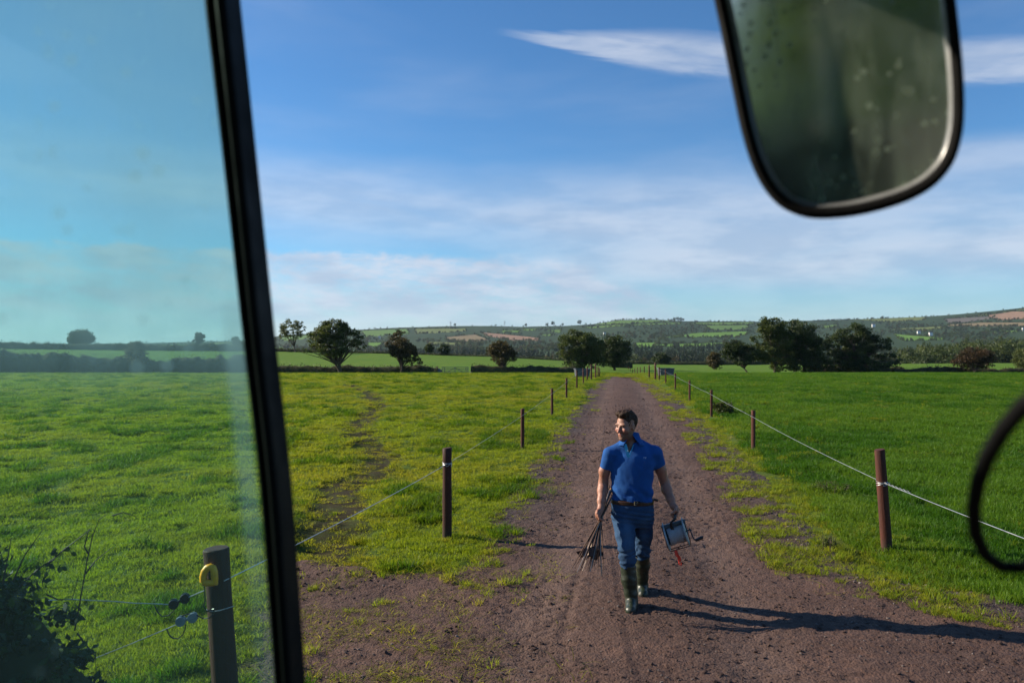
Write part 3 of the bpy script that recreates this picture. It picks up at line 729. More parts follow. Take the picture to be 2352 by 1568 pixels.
tree('ivy_tree', 'sunlit tree clump left of the end of the track', 126, (1338, 850), [(1328, 784, 44, 28), (1306, 800, 27, 32), (1352, 800, 38, 38), (1322, 828, 34, 22), (1370, 830, 25, 18)], 9500, .22, M_['leaf_oak'], 15, .25, 200, .24, .5, 2)
tree('dark_tree', 'dark rounded tree right behind the sunlit clump at the end of the track', 140, (1412, 848), [(1412, 798, 38, 32), (1395, 820, 36, 26), (1430, 815, 24, 26), (1385, 805, 24, 26)], 7500, .24, M_['leaf_dark'], 16, .25, 170, .25, .5)
tree('small_field_tree', 'small dark tree with a leaning trunk, leftmost of the trees in the right field', 106, (1722, 855), [(1692, 801, 31, 20), (1675, 813, 19, 16), (1722, 812, 22, 24), (1706, 826, 22, 14)], 5200, .19, M_['leaf_dark'], 17, .13, 130, .25, .5, fork=.3)
tree('tall_field_tree', 'tallest loose crowned tree in the row on the right field', 108, (1778, 855), [(1770, 752, 34, 27), (1752, 776, 28, 26), (1790, 782, 36, 36), (1762, 812, 36, 24), (1798, 822, 36, 24), (1742, 800, 18, 20), (1800, 840, 34, 14)], 10000, .20, M_['leaf_oak'], 18, .22, 210, .22, .55)
tree('dense_field_tree', 'dense rounded tree in the middle of the row on the right field', 110, (1846, 856), [(1836, 766, 46, 34), (1852, 800, 48, 38), (1822, 808, 38, 30), (1862, 824, 34, 26), (1880, 790, 20, 24), (1845, 840, 46, 16), (1885, 828, 24, 20)], 11500, .20, M_['leaf_dark'], 19, .26, 200, .24, .5)
tree('spreading_field_tree', 'wide spreading dark oak at the right end of the row', 111, (1972, 856), [(1958, 764, 42, 24), (1926, 790, 36, 28), (1986, 784, 42, 30), (2022, 800, 32, 28), (1962, 816, 46, 28), (2042, 828, 28, 20), (1905, 812, 22, 22), (1920, 838, 36, 16), (1985, 838, 50, 16), (2055, 842, 20, 12)], 13000, .20, M_['leaf_dark'], 20, .3, 230, .22, .55, 2)
tree('red_bush', 'rounded reddish thorn bush in the low hedge at the far right', 108, (2237, 858), [(2240, 820, 36, 23), (2222, 830, 28, 19), (2257, 828, 27, 21)], 5500, .17, M_['leaf_red'], 21, .13, 130, .25, .5, 3, .25, 'bush')
tree('pale_bush', 'pale olive bush at the right edge of the picture', 122, (2352, 850), [(2350, 822, 26, 26), (2340, 834, 18, 16), (2372, 826, 20, 22)], 4000, .18, M_['leaf_pale'], 22, .12, 100, .25, .5, 2, .25, 'bush')
tree('domed_tree', 'single round headed tree on the skyline seen through the dirty glass', 225, (183, 808), [(184, 775, 29, 20), (172, 780, 18, 14), (198, 780, 17, 14)], 4500, .36, M_['leaf_dark'], 23, .3, 110, .26, .5)
tree('hedge_thorn', 'loose thorn bush in the hedge seen through the dirty glass', 112.5, (308, 852), [(308, 806, 24, 24), (296, 826, 24, 18), (326, 828, 24, 18), (330, 805, 12, 14)], 4500, .18, M_['leaf_brown'], 24, .13, 120, .25, .5, 3, .25, 'bush')
tree('skyline_thorn', 'wispy small tree on the far skyline behind the glass, right of the domed tree', 222, (458, 806), [(458, 776, 12, 13), (450, 785, 9, 10)], 1800, .3, M_['leaf_brown'], 25, .12, 60, .25, .5)
tree('skyline_bush', 'dark small tree close behind the window frame on the far hedge', 221, (545, 806), [(543, 784, 9, 14), (556, 790, 10, 8)], 1500, .3, M_['leaf_dark'], 26, .12, 50, .25, .5)
tree('far_hedge_tree', 'smaller left one of two little trees in the far hedge behind the gate', 214, (986, 814), [(986, 800, 11, 11)], 1500, .28, M_['leaf_oak'], 27, .1, 50, .28, .5)
tree('far_hedge_oak', 'larger right one of two little trees in the far hedge behind the gate', 214, (1020, 817), [(1020, 802, 14, 13), (1026, 806, 9, 8)], 1900, .28, M_['leaf_dark'], 28, .12, 55, .28, .5)
tree('lane_bush', 'low flat topped dark bush right of where the lane disappears', 213, (1518, 842), [(1515, 822, 18, 12), (1528, 826, 13, 10)], 2200, .28, M_['leaf_dark'], 29, .1, 60, .28, .45, cat='bush')
tree('brown_bush', 'brownish bush left of the small leaning tree', 150, (1640, 848), [(1640, 828, 16, 20), (1650, 835, 12, 14)], 2500, .24, M_['leaf_brown'], 30, .1, 70, .28, .45, cat='bush')

# ------------------------------------------------------------------ hedges
def hedge(name, label, depth, tops, mat, seed, thick=1.6, leaf=.17, dens=60, bank=0.45, wob=0.25):
    r_ = np.random.default_rng(seed); tops = np.array(tops, float); k = depth/F
    x0, x1 = (tops[0, 0]-1176)*k, (tops[-1, 0]-1176)*k; L = x1-x0; N = max(12, int(L/0.5))
    xs = np.linspace(x0, x1, N); px = xs/k+1176; zt = EYE-(np.interp(px, tops[:, 0], tops[:, 1])-784)*k
    dy = (fbm(xs*0.08, xs*0+seed, oct=2, seed=seed)-.5)*1.2
    zg = terrain(xs, np.full(N, depth)); H = np.maximum(0.5, zt-zg)*(1+wob*(fbm(xs*0.7, xs*0+3.3, oct=3, seed=seed)-0.5)*2)
    org = (xs.mean(), depth, float(zg.mean())); root = empty(name, org)
    # bumpy bank / dark heart of the hedge
    ang = np.linspace(0, np.pi, 9); V = []
    for i in range(N):
        for j, a in enumerate(ang):
            f = 0.86+0.22*_h(np.array([i]), np.array([j]), np.array([0]), seed)[0]
            V.append((xs[i]-org[0], dy[i]-math.cos(a)*thick*.5*f, zg[i]-org[2]-0.3+math.sin(a)**.7*(H[i]*0.92*f+.3)))
    q = [(i*9+j, (i+1)*9+j, (i+1)*9+j+1, i*9+j+1) for i in range(N-1) for j in range(8)]
    link('bank', np_mesh('bank', np.array(V), np.array(q), True, [MATS['hedge_bank']]), root)
    n = int(L*dens); t = r_.uniform(0, N-1.001, n); i = t.astype(int); f = t-i
    hx = xs[i]+f*(xs[1]-xs[0]); a = r_.uniform(0, np.pi, n); hh = H[i]*(1-f)+H[np.minimum(i+1, N-1)]*f
    clump_ = 0.82+0.45*fbm(hx*1.6, a*1.2, oct=2, seed=seed+2)
    rr = clump_*r_.uniform(.72, 1.05, n)
    P = np.stack([hx-org[0], dy[i]-np.cos(a)*thick*.55*rr, zg[i]-org[2]+np.sin(a)**.75*hh*rr*(1.0)], 1)
    P += r_.normal(0, .06, P.shape)
    V, T = leaf_cards(P, leaf, r_); me = np_mesh('foliage', V, T, False, [mat])
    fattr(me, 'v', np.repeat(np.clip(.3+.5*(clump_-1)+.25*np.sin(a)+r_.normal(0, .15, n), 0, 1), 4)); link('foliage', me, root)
    tag(root, label, 'hedge'); return root
hedge('field_hedge', 'tall dark hedge bank along the left field, running behind the window glass to the gate', 112, [(-400, 806), (-150, 808), (0, 802), (80, 800), (150, 808), (240, 818), (300, 820), (350, 826), (420, 822), (500, 815), (570, 812), (605, 830), (650, 836), (740, 837), (850, 838), (1006, 839)], M_['leaf_dark'], 31, 2.2, .18, 90)
hedge('gateway_hedge', 'low dark hedge between the field gate and the end of the track', 113, [(1082, 838), (1110, 836), (1150, 841), (1230, 839), (1290, 842), (1322, 841)], M_['leaf_dark'], 32, 1.8, .16, 90)
hedge('far_hedge', 'thin dark hedge on the far side of the second field on the left', 216, [(-500, 780), (0, 784), (120, 788), (260, 789), (400, 790), (500, 788), (590, 790), (630, 800), (760, 804), (880, 807), (960, 812), (1040, 814), (1120, 817), (1310, 825), (1335, 828)], M_['leaf_dark'], 33, 2.6, .34, 36, wob=.3)
hedge('low_field_hedge', 'low dark bank along the far edge of the right field', 110, [(2050, 846), (2120, 842), (2200, 843), (2300, 845), (2352, 843), (2650, 840)], M_['leaf_brown'], 34, 1.5, .16, 80)
hedge('lower_hedge', 'dark hedge behind the lane bush and the trees of the right field', 217, [(1440, 829), (1500, 831), (1560, 830), (1640, 831), (1760, 826), (1900, 824), (2060, 822)], M_['leaf_dark'], 35, 2.6, .32, 36)
hedge('lane_hedge', 'short pale clipped hedge beside the lane below the dark tree', 160, [(1406, 836), (1425, 830), (1452, 827)], M_['leaf_pale'], 36, 1.8, .22, 60)
hedge('rough_hedge', 'brown tangle of bracken and thorn under the trees of the right field', 116, [(1860, 840), (1900, 836), (1960, 838), (2000, 836), (2070, 842)], M_['leaf_red'], 37, 1.6, .17, 70)

# ------------------------------------------------------------------ woods and hedgerows too far off to count
def far_proto(name, mat, seed, conifer=False):
    r_ = np.random.default_rng(seed)
    if conifer: lobes = [(0, 0, .18+.11*i, .20*(1-.12*i), .20*(1-.12*i), .10) for i in range(7)]
    else: lobes = [(0, 0, .56, .36, .36, .36), (r_.normal(0, .14), r_.normal(0, .14), .40, .36, .36, .28), (r_.normal(0, .16), r_.normal(0, .16), .68, .26, .26, .24)]
    P, tone, C = crown_points(lobes, 260, r_, 40, .30, .55); V, T = leaf_cards(P, .125, r_)
    mb = MB(); mb.tube([(0, 0, -.15), (0, 0, .5)], [.03, .015], 5); tv = np.concatenate(mb.V); 
    tf = np.array([(f[0], f[1], f[2]) for f in mb.F4 if len(f) == 4]+[(f[0], f[2], f[3]) for f in mb.F4 if len(f) == 4])+len(V)
    me = np_mesh(name, np.concatenate([V, tv]), np.concatenate([T, tf]), False, [mat]); fattr(me, 'v', np.append(np.repeat(tone, 4), np.zeros(len(tv)))); return proto(name, me)
FP = [far_proto('far_tree', M_['leaf_dark'], 1), far_proto('far_tree', M_['leaf_oak'], 2), far_proto('far_tree', M_['leaf_oak'], 3), far_proto('far_conifer', M_['leaf_conifer'], 4, True), far_proto('far_tree', M_['leaf_brown'], 5)]
def infield(px, py, pad=0.8):
    s = np.full(np.shape(px), -1e9)
    for c, pts in FIELDS: s = np.maximum(s, sdpoly(px, py, np.array(pts, float)))
    return s > -pad
def hill_pts(px, py):
    d = hill_depth(px, py); x = (px-1176)/F*d
    return np.stack([x, d, terrain(x, d)-1.0], 1)
def put_far(name, label, px, py, hgt, var, cat):
    P = hill_pts(px, py); n = len(P); w = hgt*rng.uniform(.85, 1.35, n)
    w = np.where(var == 3, hgt*1.0, w)
    o = scatter(name, P, np.stack([np.zeros(n), np.zeros(n), rng.uniform(0, 6.28, n)], 1), np.stack([w, w, hgt], 1), var, FP); tag(o, label, cat, kind='stuff')
# woods between the fields
n = 15000; px = rng.uniform(-250, 2640, n); ry = np.interp(px, RID[:, 0], RID[:, 1]); py = ry+(838-ry)*rng.uniform(0.06, 1, n)**1.0
cov = fbm(px*.016, py*.07, oct=3, seed=61); nearb = sstep(795, 812, py)
keep = ~infield(px, py) & (rng.uniform(size=n) < sstep(.45, .59, cov+.15*nearb))
px, py = px[keep], py[keep]; con = (fbm(px*.01, py*.05, oct=2, seed=62) > .5) & (py > 790)
put_far('far_woodland', 'dark woods covering the lower hillside between the fields', px, py, rng.uniform(4, 8.5, len(px))*np.where(con, 1.2, 1.0), np.where(con, 3, rng.choice([0, 0, 1, 2, 4], len(px))), 'woodland')
# hedgerows round the fields
hx, hy = [], []
for c, pts in FIELDS:
    for (ax, ay), (bx, by) in zip(pts, pts[1:]+pts[:1]):
        k = int(np.hypot(bx-ax, (by-ay)*4)/1.15)+2; t = rng.uniform(0, 1, k); hx.append(ax+(bx-ax)*t); hy.append(ay+(by-ay)*t)
rx = np.arange(-200, 2600, 4.5); hx.append(rx+rng.uniform(-3, 3, len(rx))); hy.append(np.interp(rx, RID[:, 0], RID[:, 1])+rng.uniform(.3, 1.5, len(rx)))
px, py = np.concatenate(hx), np.concatenate(hy); n = len(px)
put_far('far_hedgerows', 'hedgerows with small trees dividing the fields on the hillside', px, py, np.where(rng.uniform(size=n) < .15, rng.uniform(5, 8, n), rng.uniform(1.6, 3.2, n)), rng.choice([0, 0, 1, 2, 4], n), 'hedgerows')
# wood beyond the right field and conifers far left, in the dip
def wood(name, label, px0, px1, d0, d1, top, n, var):
    px = rng.uniform(px0, px1, n); d = rng.uniform(d0, d1, n); x = (px-1176)/F*d; z = terrain(x, d)
    ty = top(px)+rng.uniform(-4, 16, n)+(d1-d)/(d1-d0)*12; h = np.maximum(5, EYE-(ty-784)/F*d-z); w = np.minimum(h, rng.uniform(10, 15, n))
    o = scatter(name, np.stack([x, d, z-.5], 1), np.stack([np.zeros(n), np.zeros(n), rng.uniform(0, 6.28, n)], 1), np.stack([w, w, h], 1), var(n), FPN); tag(o, label, 'woodland', kind='stuff')
def near_proto(name, mat, seed, conifer=False):
    r_ = np.random.default_rng(seed)
    lobes = [(0, 0, .16+.115*i, .22*(1-.12*i), .22*(1-.12*i), .11) for i in range(7)] if conifer else [(0, 0, .55, .34, .34, .36)]+[(r_.normal(0, .2), r_.normal(0, .2), r_.uniform(.3, .8), .26, .26, .2) for _ in range(4)]
    P, tone, C = crown_points(lobes, 1500, r_, 90, .24, .55); V, T = leaf_cards(P, .048, r_); me = np_mesh(name, V, T, False, [mat]); fattr(me, 'v', np.repeat(tone, 4)); return proto(name, me)
FPN = [near_proto('wood_tree', M_['leaf_dark'], 41), near_proto('wood_tree', M_['leaf_oak'], 42), near_proto('wood_tree', M_['leaf_brown'], 43), near_proto('wood_conifer', M_['leaf_conifer'], 44, True), near_proto('wood_tree', M_['leaf_oak'], 45)]
wood('right_wood', 'mixed wood in the dip beyond the right field', 2055, 2800, 262, 400, lambda p: np.interp(p, [2050, 2100, 2200, 2300, 2352, 2800], [792, 780, 773, 766, 762, 756]), 420, lambda n: rng.choice([0, 0, 1, 4, 0], n))
wood('left_wood', 'dark plantation on the skyline behind the dirty glass', -500, 165, 262, 380, lambda p: np.interp(p, [-500, 60, 110, 165], [776, 779, 778, 786]), 120, lambda n: rng.choice([3, 3, 0, 3], n))

# trees that stand out singly on the ridge
ridge_me = []
for s in range(3):
    me, C = crown_mesh('distant_tree', [(0, 0, 6, 3.6, 3.6, 3.6), (1.5, 0, 4.6, 3.2, 3.2, 2.6), (-1.3, .5, 7.4, 2.6, 2.6, 2.2)], 520, 1.1, M_['leaf_dark'], 70+s, 45, .28, .5); ridge_me.append(me)
def distant(px, hpx, label):
    ry = float(np.interp(px, RID[:, 0], RID[:, 1]))+1.0; d = float(hill_depth(px, ry)); x = (px-1176)/F*d; z = float(terrain(np.array([x]), np.array([d]))[0])
    o = link('distant_tree', random.choice(ridge_me), loc=(x, d, z-1)); s = hpx*d/F/9.3; o.scale = (s*random.uniform(.8, 1.1), s, s); o.rotation_euler = (0, 0, random.uniform(0, 6))
    tag(o, label, 'tree', 'single trees along the ridge')
for px, h, lb in [(1473, 6, 'left one of the two tiny trees on top of the green hill'), (1479, 7, 'right one of the two tiny trees on top of the green hill'),
                  (1549, 10, 'leftmost tree of the small clump on the hilltop'), (1556, 11, 'second tree of the small clump on the hilltop'), (1563, 10, 'third tree of the small clump on the hilltop'), (1569, 8, 'rightmost tree of the small clump on the hilltop'),
                  (1331, 13, 'round tree breaking the ridge just left of the green hilltop'), (1292, 8, 'lone bushy tree on the ridge above the sunlit clump'), (1270, 13, 'large tree of the ridge wood left of the green hilltop'), (1256, 10, 'bushy tree on the ridge left of the large ridge tree'),
                  (1208, 9, 'small dark tree on the ridge above the pink stubble field'), (1045, 9, 'domed tree on the ridge beside the left pylon'), (874, 5, 'tiny flat tree on the ridge behind the thorn tree'), (2027, 8, 'square dark tree on the distant ridge above the spreading oak')]:
    distant(px, h, lb)

simple('white_render', (0.75, 0.74, 0.70), .8, 0, .1, 1.0); simple('slate', (0.09, 0.09, 0.10), .7, 0, .2, 1.0); simple('pylon_steel', (0.22, 0.23, 0.25), .6, .4, .2, 1.0)
def house(px, py, wpx, label):
    d = float(hill_depth(px, py)); x = (px-1176)/F*d; z = float(terrain(np.array([x]), np.array([d]))[0]); w = wpx*d/F; h = w*.42
    root = empty('farmhouse', (x, d-6, z+2.5), (0, 0, random.uniform(-.5, .3))); root['label'] = label; root['category'] = 'house'
    a = MB(); a.box((0, 0, h/2-2), (w, w*.55, h+4)); a.build('wall', MATS['white_render'], root)
    b = MB(); o_ = .04*w; y0 = w*.275+o_; x0 = w/2+o_
    b.add([(-x0, -y0, h), (x0, -y0, h), (x0, y0, h), (-x0, y0, h), (-x0, 0, h+w*.3), (x0, 0, h+w*.3)], [(0, 1, 5, 4), (2, 3, 4, 5), (0, 4, 3), (1, 2, 5), (0, 3, 2, 1)])
    b.build('roof', MATS['slate'], root)
for t in [(2004, 750, 7, 'white farmhouse right of the spreading oak on the far hillside'), (2107, 766, 7, 'left white house of the pair above the bright green field'), (2134, 770, 8, 'right white house of the pair above the bright green field'), (2347, 759, 7, 'white cottage by the right edge of the picture'), (1388, 768, 5, 'white cottage above the dark tree on the hillside'), (872, 777, 5, 'tiny white cottage left of the thorn tree on the hillside')]:
    house(*t)
def pylon(px, label):
    ry = float(np.interp(px, RID[:, 0], RID[:, 1]))+1; d = 2440.; x = (px-1176)/F*d; z = float(terrain(np.array([x]), np.array([d]))[0]); H = 19.
    mb = MB(); w = 2.6
    for sx in (-1, 1):
        for sy in (-1, 1): mb.tube([(sx*w, sy*w, -1), (sx*.45, sy*.45, H)], [.30, .22], 4)
    for i in range(6):
        a, b = i/6, (i+1)/6; f = lambda t: w+(.45-w)*t
        mb.tube([(-f(a), -f(a), H*a), (f(b), -f(b), H*b)], .16, 4); mb.tube([(f(a), -f(a), H*a), (-f(b), -f(b), H*b)], .16, 4)
    for zz, ww in ((.72, 4.5), (.86, 3.6)): mb.tube([(-ww, 0, H*zz), (0, 0, H*zz+.6), (ww, 0, H*zz)], .2, 4)
    o = mb.build('pylon', MATS['pylon_steel']); o.location = (x, d, z); tag(o, label, 'pylon', 'pylons on the ridge')
pylon(1035, 'left one of two tiny pylons on the ridge'); pylon(1159, 'right one of two tiny pylons on the ridge')
# ------------------------------------------------------------------ fence
def wood_mat(name, red, brown, pale):
    m, g = new_mat(name); tc = g.n('ShaderNodeTexCoord').outputs['Object']
    st = g.scale(tc, (1, 1, .07)); gr = g.noise(st, 55, 6, .65, .3); big = g.noise(g.scale(tc, (1, 1, .3)), 6, 4)
    z = g.n('ShaderNodeSeparateXYZ', {0: tc}).outputs[2]
    c = g.mix(g.rng(big, .35, .65), red, brown); c = g.mix(g.rng(gr, .55, .75, 0, .7), c, pale); c = g.mix(g.rng(gr, .42, .3, 0, .8), c, (.018, .011, .008, 1))
    c = g.mix(g.m('MULTIPLY', g.rng(z, .22, .0), g.rng(big, .3, .6, .3, .8)), c, (.045, .038, .025, 1))       # splashed mud and algae near the ground
    principled(g, c, g.rng(gr, .3, .7, .6, .85), 0, .3, gr, .006, .8)
    return m
wood_mat('post_wood', (.085, .024, .014, 1), (.052, .020, .013, 1), (.115, .044, .028, 1))
wood_mat('post_wood_dark', (.062, .022, .013, 1), (.042, .018, .012, 1), (.100, .042, .027, 1))
simple('galvanised_wire', (.44, .45, .46), .4, .6, .15, 60); simple('black_plastic', (.012, .012, .013), .4, 0, .3, 40)
m, g = new_mat('yellow_plastic'); P = g.n('ShaderNodeTexCoord').outputs['Object']
principled(g, g.mix(g.rng(g.noise(P, 40, 4), .45, .7, 0, .5), (.92, .40, .008, 1), (.66, .27, .012, 1)), .42, 0, .5, g.noise(P, 120, 3), .0006)

def post(px, base_y, top_y, dia, label, depth=None, lean=0.0, dark=False, ins=None, wrap=None, group=None):
    """round timber stake; ins = side of the ring insulator, wrap = height of the wire tied round it"""
    d = depth or EYE*F/(base_y-784.0); x = (px-1176)/F*d; z0 = float(surf_z(np.array([x]), np.array([d]))[0])
    zt = EYE-(top_y-784)/F*d; H = max(.6, zt-z0); r_ = np.random.default_rng(int(px))
    root = empty('fence_post', (x, d, z0), (r_.normal(0, .01), lean, r_.uniform(0, 6.28) if not (ins or wrap or lean) else 0))
    seg = 20 if dia > .1 else 12; prof = [(.0, -.35)]+[(dia/2*(1.03-.05*t)*(1+.02*r_.normal()), -.35+(H+.35)*t) for t in np.linspace(0, 1, 9)]
    prof[-1] = (prof[-1][0], H-.006); prof += [(dia/2*.93, H), (dia/2*.45, H+.002), (.0005, H+.001)]
    mb = MB(); mb.lathe(prof, seg)
    V = np.concatenate(mb.V); a = np.arctan2(V[:, 1], V[:, 0]); k = 1+.035*np.sin(3*a+r_.uniform(0, 6))+.02*np.sin(7*a+1); V[:, :2] *= k[:, None]; V[:, 2] += (V[:, 0]*r_.normal(0, .15))*(V[:, 2] > H-.05)
    mb.V = [V]; mb.build('stake', MATS['post_wood_dark' if dark else 'post_wood'], root, True)
    if ins:
        q = MB(); zi = H-.11; xx = ins*(dia/2)
        q.tube([(xx*.6, -.01, zi), (xx+ins*.022, -.02, zi)], .007, 6)
        q.tube([(xx+ins*.034+math.cos(t)*.014, -.02, zi+math.sin(t)*.017) for t in np.linspace(0, 2*math.pi, 13)], .0055, 6, False)
        q.build('insulator', MATS['black_plastic'], root, True)
    if wrap:
        q = MB()
        for dz, ti in ((0, .006), (.012, -.008), (-.02, .014)):
            q.tube([(math.cos(t)*dia*.525, math.sin(t)*dia*.525, wrap+dz+ti*math.cos(t+1)*1.4) for t in np.linspace(0, 2*math.pi, 25)], .0028, 5, False)
        q.tube([(dia*.53*math.cos(t), -dia*.53, wrap-.012+.016*math.sin(t*3)) for t in np.linspace(-.6, 1.8, 12)], .004, 5)
        q.build('tie_wire', MATS['galvanised_wire'], root, True)
    tag(root, label, 'fence post', group); return root, H
LG, RG = 'posts of the left fence', 'posts of the right fence'
gate_post, gpH = post(532, 0, 1256, .136, 'thick dark strainer post with a yellow handle, in front of the glass at bottom left', 4.4, -.065, True, None, None, LG)
lp = [(1027, 1237, 1028, .112, 0, 1, 'nearest post left of the track, tall and dark with wire tied round it'), (1200, 1030, 938, .085, 1, 0, 'second post along the left side of the track'),
      (1268, 955, 892, .085, 1, 0, 'third post along the left side of the track'), (1301, 915, 868, .085, 1, 0, 'fourth post along the left side of the track'), (1325, 892, 850, .085, 1, 0, 'fifth post along the left side of the track, before the water trough'),
      (1340, 879, 846, .085, 0, 0, 'sixth post on the left, in front of the grey trough'), (1349, 871, 842, .09, 0, 0, 'seventh post on the left, at the right end of the trough'), (1358, 866, 837, .11, 0, 0, 'eighth post on the left, thick, just past the trough'),
      (1368, 862, 836, .11, 0, 0, 'ninth post on the left, a tall one near the crest'), (1373.5, 860, 843, .085, 0, 0, 'tenth post on the left, close beside the tall one at the crest'), (1377, 858, 845, .085, 0, 0, 'farthest post on the left, at the crest of the track')]
LPOS = []
for px, b, t, dia, ins, wr, lb in lp:
    o, H = post(px, b, t, dia, lb, None, 0, bool(wr), 1 if ins else None, .93 if wr else None, LG); LPOS.append((o, H))
rp = [(2037, 1268, 1031, .118, 0, 1, 'nearest post right of the track, thick, red-brown and leaning left'), (1730, 1035, 942, .088, 1, 0, 'second post along the right side of the track'), (1634, 958, 895, .085, 1, 0, 'third post along the right side, nettles at its foot'),
      (1584, 919, 873, .085, 1, 0, 'fourth post along the right side of the track'), (1551, 895, 857, .085, 1, 0, 'fifth post along the right side, just before the trough'), (1529, 880, 848, .085, 0, 0, 'sixth post on the right, in front of the grey trough'),
      (1514, 870, 843, .085, 0, 0, 'seventh post on the right, at the left end of the trough'), (1505, 865, 833, .13, 0, 0, 'eighth post on the right, thick and tall beside the trough'), (1491, 862, 838, .11, 0, 0, 'ninth post on the right, a thick one past the trough')]
RPOS = []
for px, b, t, dia, ins, wr, lb in rp:
    o, H = post(px, b, t, dia, lb, None, -.075 if wr else 0, False, -1 if ins else None, .80 if wr else None, RG); RPOS.append((o, H))
for i, (px, d, t) in enumerate([(1479.6, 84, 841), (1470.7, 92, 843), (1464, 101, 843.5), (1458, 111, 846), (1453, 122, 848), (1448, 134, 849.5), (1444, 147, 851)]):
    post(px, 0, t, .09, ['tenth', 'eleventh', 'twelfth', 'thirteenth', 'fourteenth', 'fifteenth', 'sixteenth and farthest'][i]+' post on the right, going over the crest of the lane', d, 0, False, None, None, RG)
def top_of(o, H, dz, side=0): return Vector(o.location)+Vector((side+(H-dz)*math.sin(o.rotation_euler[1]), 0, H-dz))
def sag(a, b, s, n=14): return [a.lerp(b, t)+Vector((0, 0, -s*4*t*(1-t))) for t in np.linspace(0, 1, n)]
def wire(name, label, pts, r, m=None):
    mb = MB(); mb.tube(pts, r, 6); o = mb.build(name, m or MATS['galvanised_wire'], None, True, origin=tuple(pts[0])); tag(o, label, 'wire'); return o
A = LPOS[0]; pA = top_of(A[0], .93, 0, 0)+Vector((0, -.064, 0)); near = at(515, 1333, 4.33)
wire('fence_wire', 'white wire across the gateway from the strainer post to the nearest left post', sag(near, pA, .02), .0030)
pts = [Vector(A[0].location)+Vector((.02, .058, .93))]
for o, H in LPOS[1:]: pts += sag(pts[-1], top_of(o, H, .11, .07), .012, 6)[1:]
wire('fence_wire', 'thin wire running on along the left fence to the crest', pts, .0022)
o0, H0 = RPOS[0]; pR = top_of(o0, .80, 0)+Vector((.0, -.066, 0))
pts = [top_of(RPOS[8][0], RPOS[8][1], .11, -.07)]
for o, H in RPOS[7:0:-1]: pts += sag(pts[-1], top_of(o, H, .11, -.075), .015, 7)[1:]
pts += sag(pts[-1], pR, .03, 12)[1:]
wire('fence_wire', 'white wire along the right fence down to the leaning post', pts, .0029)
e = Vector((3.52, 3.0, 1.10))
mb = MB(); mb.tube(sag(pR, e, .02), .0036, 6)
mb.tube([pR.lerp(e, .13*t)+Vector((0, math.cos(t*44)*.007, .004+math.sin(t*44)*.007)) for t in np.linspace(0, 1, 60)], .0026, 5)
tag(mb.build('fence_wire', MATS['galvanised_wire'], None, True, origin=tuple(pR)), 'bright twisted wire from the leaning post to the right edge of the picture', 'wire')

# gear on the strainer post: spring gate handle, insulators, leads
def P4(zx, zy, d=4.33): return at(.296*zx, 1157+.296*zy, d)
hd = empty('gate_handle', P4(1625, 560, 4.30))
tag(hd, 'yellow D-shaped electric fence handle hooked on the dark strainer post', 'gate handle')
k = 4.3/F*.296
ring = [(-56, -50), (-58, 0), (-44, 45), (-18, 76), (10, 84), (34, 76), (46, 40), (50, -20), (54, -56), (10, -60), (-30, -58)]
mb = MB(); mb.tube([(x*k*.82, 0, z*k*.86) for x, z in ring+ring[:1]], .0195, 10, False)
V = np.concatenate(mb.V); V[:, 1] *= .9; mb.V = [V]; mb.build('grip', MATS['yellow_plastic'], hd, True)
mb = MB(); mb.box((0, .01, -52*k), (118*k, .026, 34*k), None, .005); mb.build('guard', MATS['yellow_plastic'], hd, True)
mb = MB(); mb.tube([(5*k, .012, -45*k), (8*k, .006, 20*k), (9*k, .008, 60*k)], [.010, .012, .006], 8); mb.build('spring_core', MATS['black_plastic'], hd, True)
simple('clear_plastic', (.25, .28, .30), .2, 0, .2, 50)
def insul(name, label, c, mat_, rot):
    root = empty(name, c, rot); tag(root, label, 'insulator', 'strain insulators by the strainer post')
    for s in (-1, 1):
        q = MB(); prof = [(.008, -.018), (.026, -.016), (.027, -.008), (.016, -.004), (.016, .004), (.027, .008), (.026, .016), (.008, .018)]
        q.lathe(prof, 14, Matrix.Translation((s*.032, 0, 0)) @ Matrix.Rotation(R(90), 4, 'X')); q.build('spool', mat_, root, True)
    q = MB(); q.box((0, 0, 0), (.05, .012, .014), None, .003); q.build('body', mat_, root, True)
insul('strain_insulator', 'pair of black spool insulators in the wire left of the strainer post', P4(1392, 752), MATS['black_plastic'], (0, -.42, .3))
insul('strain_insulator', 'greyish insulator hanging lower beside the strainer post', P4(1450, 892), MATS['clear_plastic'], (0, -.25, .2))
wire('short_wire', 'short wire from the strainer post to the black insulators', [P4(1590, 668), P4(1530, 693), P4(1465, 722)], .0032)
wire('slack_wire', 'slack wire from the black insulators into the bramble', [P4(1320, 778), P4(1180, 772), P4(1040, 768), P4(900, 755), P4(740, 748), P4(560, 738, 4.2), P4(380, 745, 4.1)], .0026)
wire('low_wire', 'low wire from the grey insulator down to the bottom left corner', [P4(1410, 915), P4(1290, 968), P4(1000, 1090), P4(700, 1210), P4(420, 1318, 4.2), P4(200, 1405, 4.1), P4(-200, 1570, 3.9)], .003)
wire('tie_wire', 'wire loop round the middle of the strainer post', [P4(1600, 815, 4.36), P4(1612, 830, 4.31), P4(1640, 832, 4.30), P4(1700, 826, 4.30), P4(1760, 808, 4.31), P4(1815, 790, 4.37)], .0024)
wire('lead_cable', 'black lead hanging from the yellow handle down the post', [P4(1586, 615, 4.30), P4(1590, 700, 4.31), P4(1592, 745, 4.31), P4(1580, 790, 4.31), P4(1606, 832, 4.30), P4(1660, 812, 4.29), P4(1664, 845, 4.29), P4(1630, 880, 4.3), P4(1580, 888), P4(1520, 858), P4(1470, 850), P4(1410, 868)], .0034, MATS['black_plastic'])
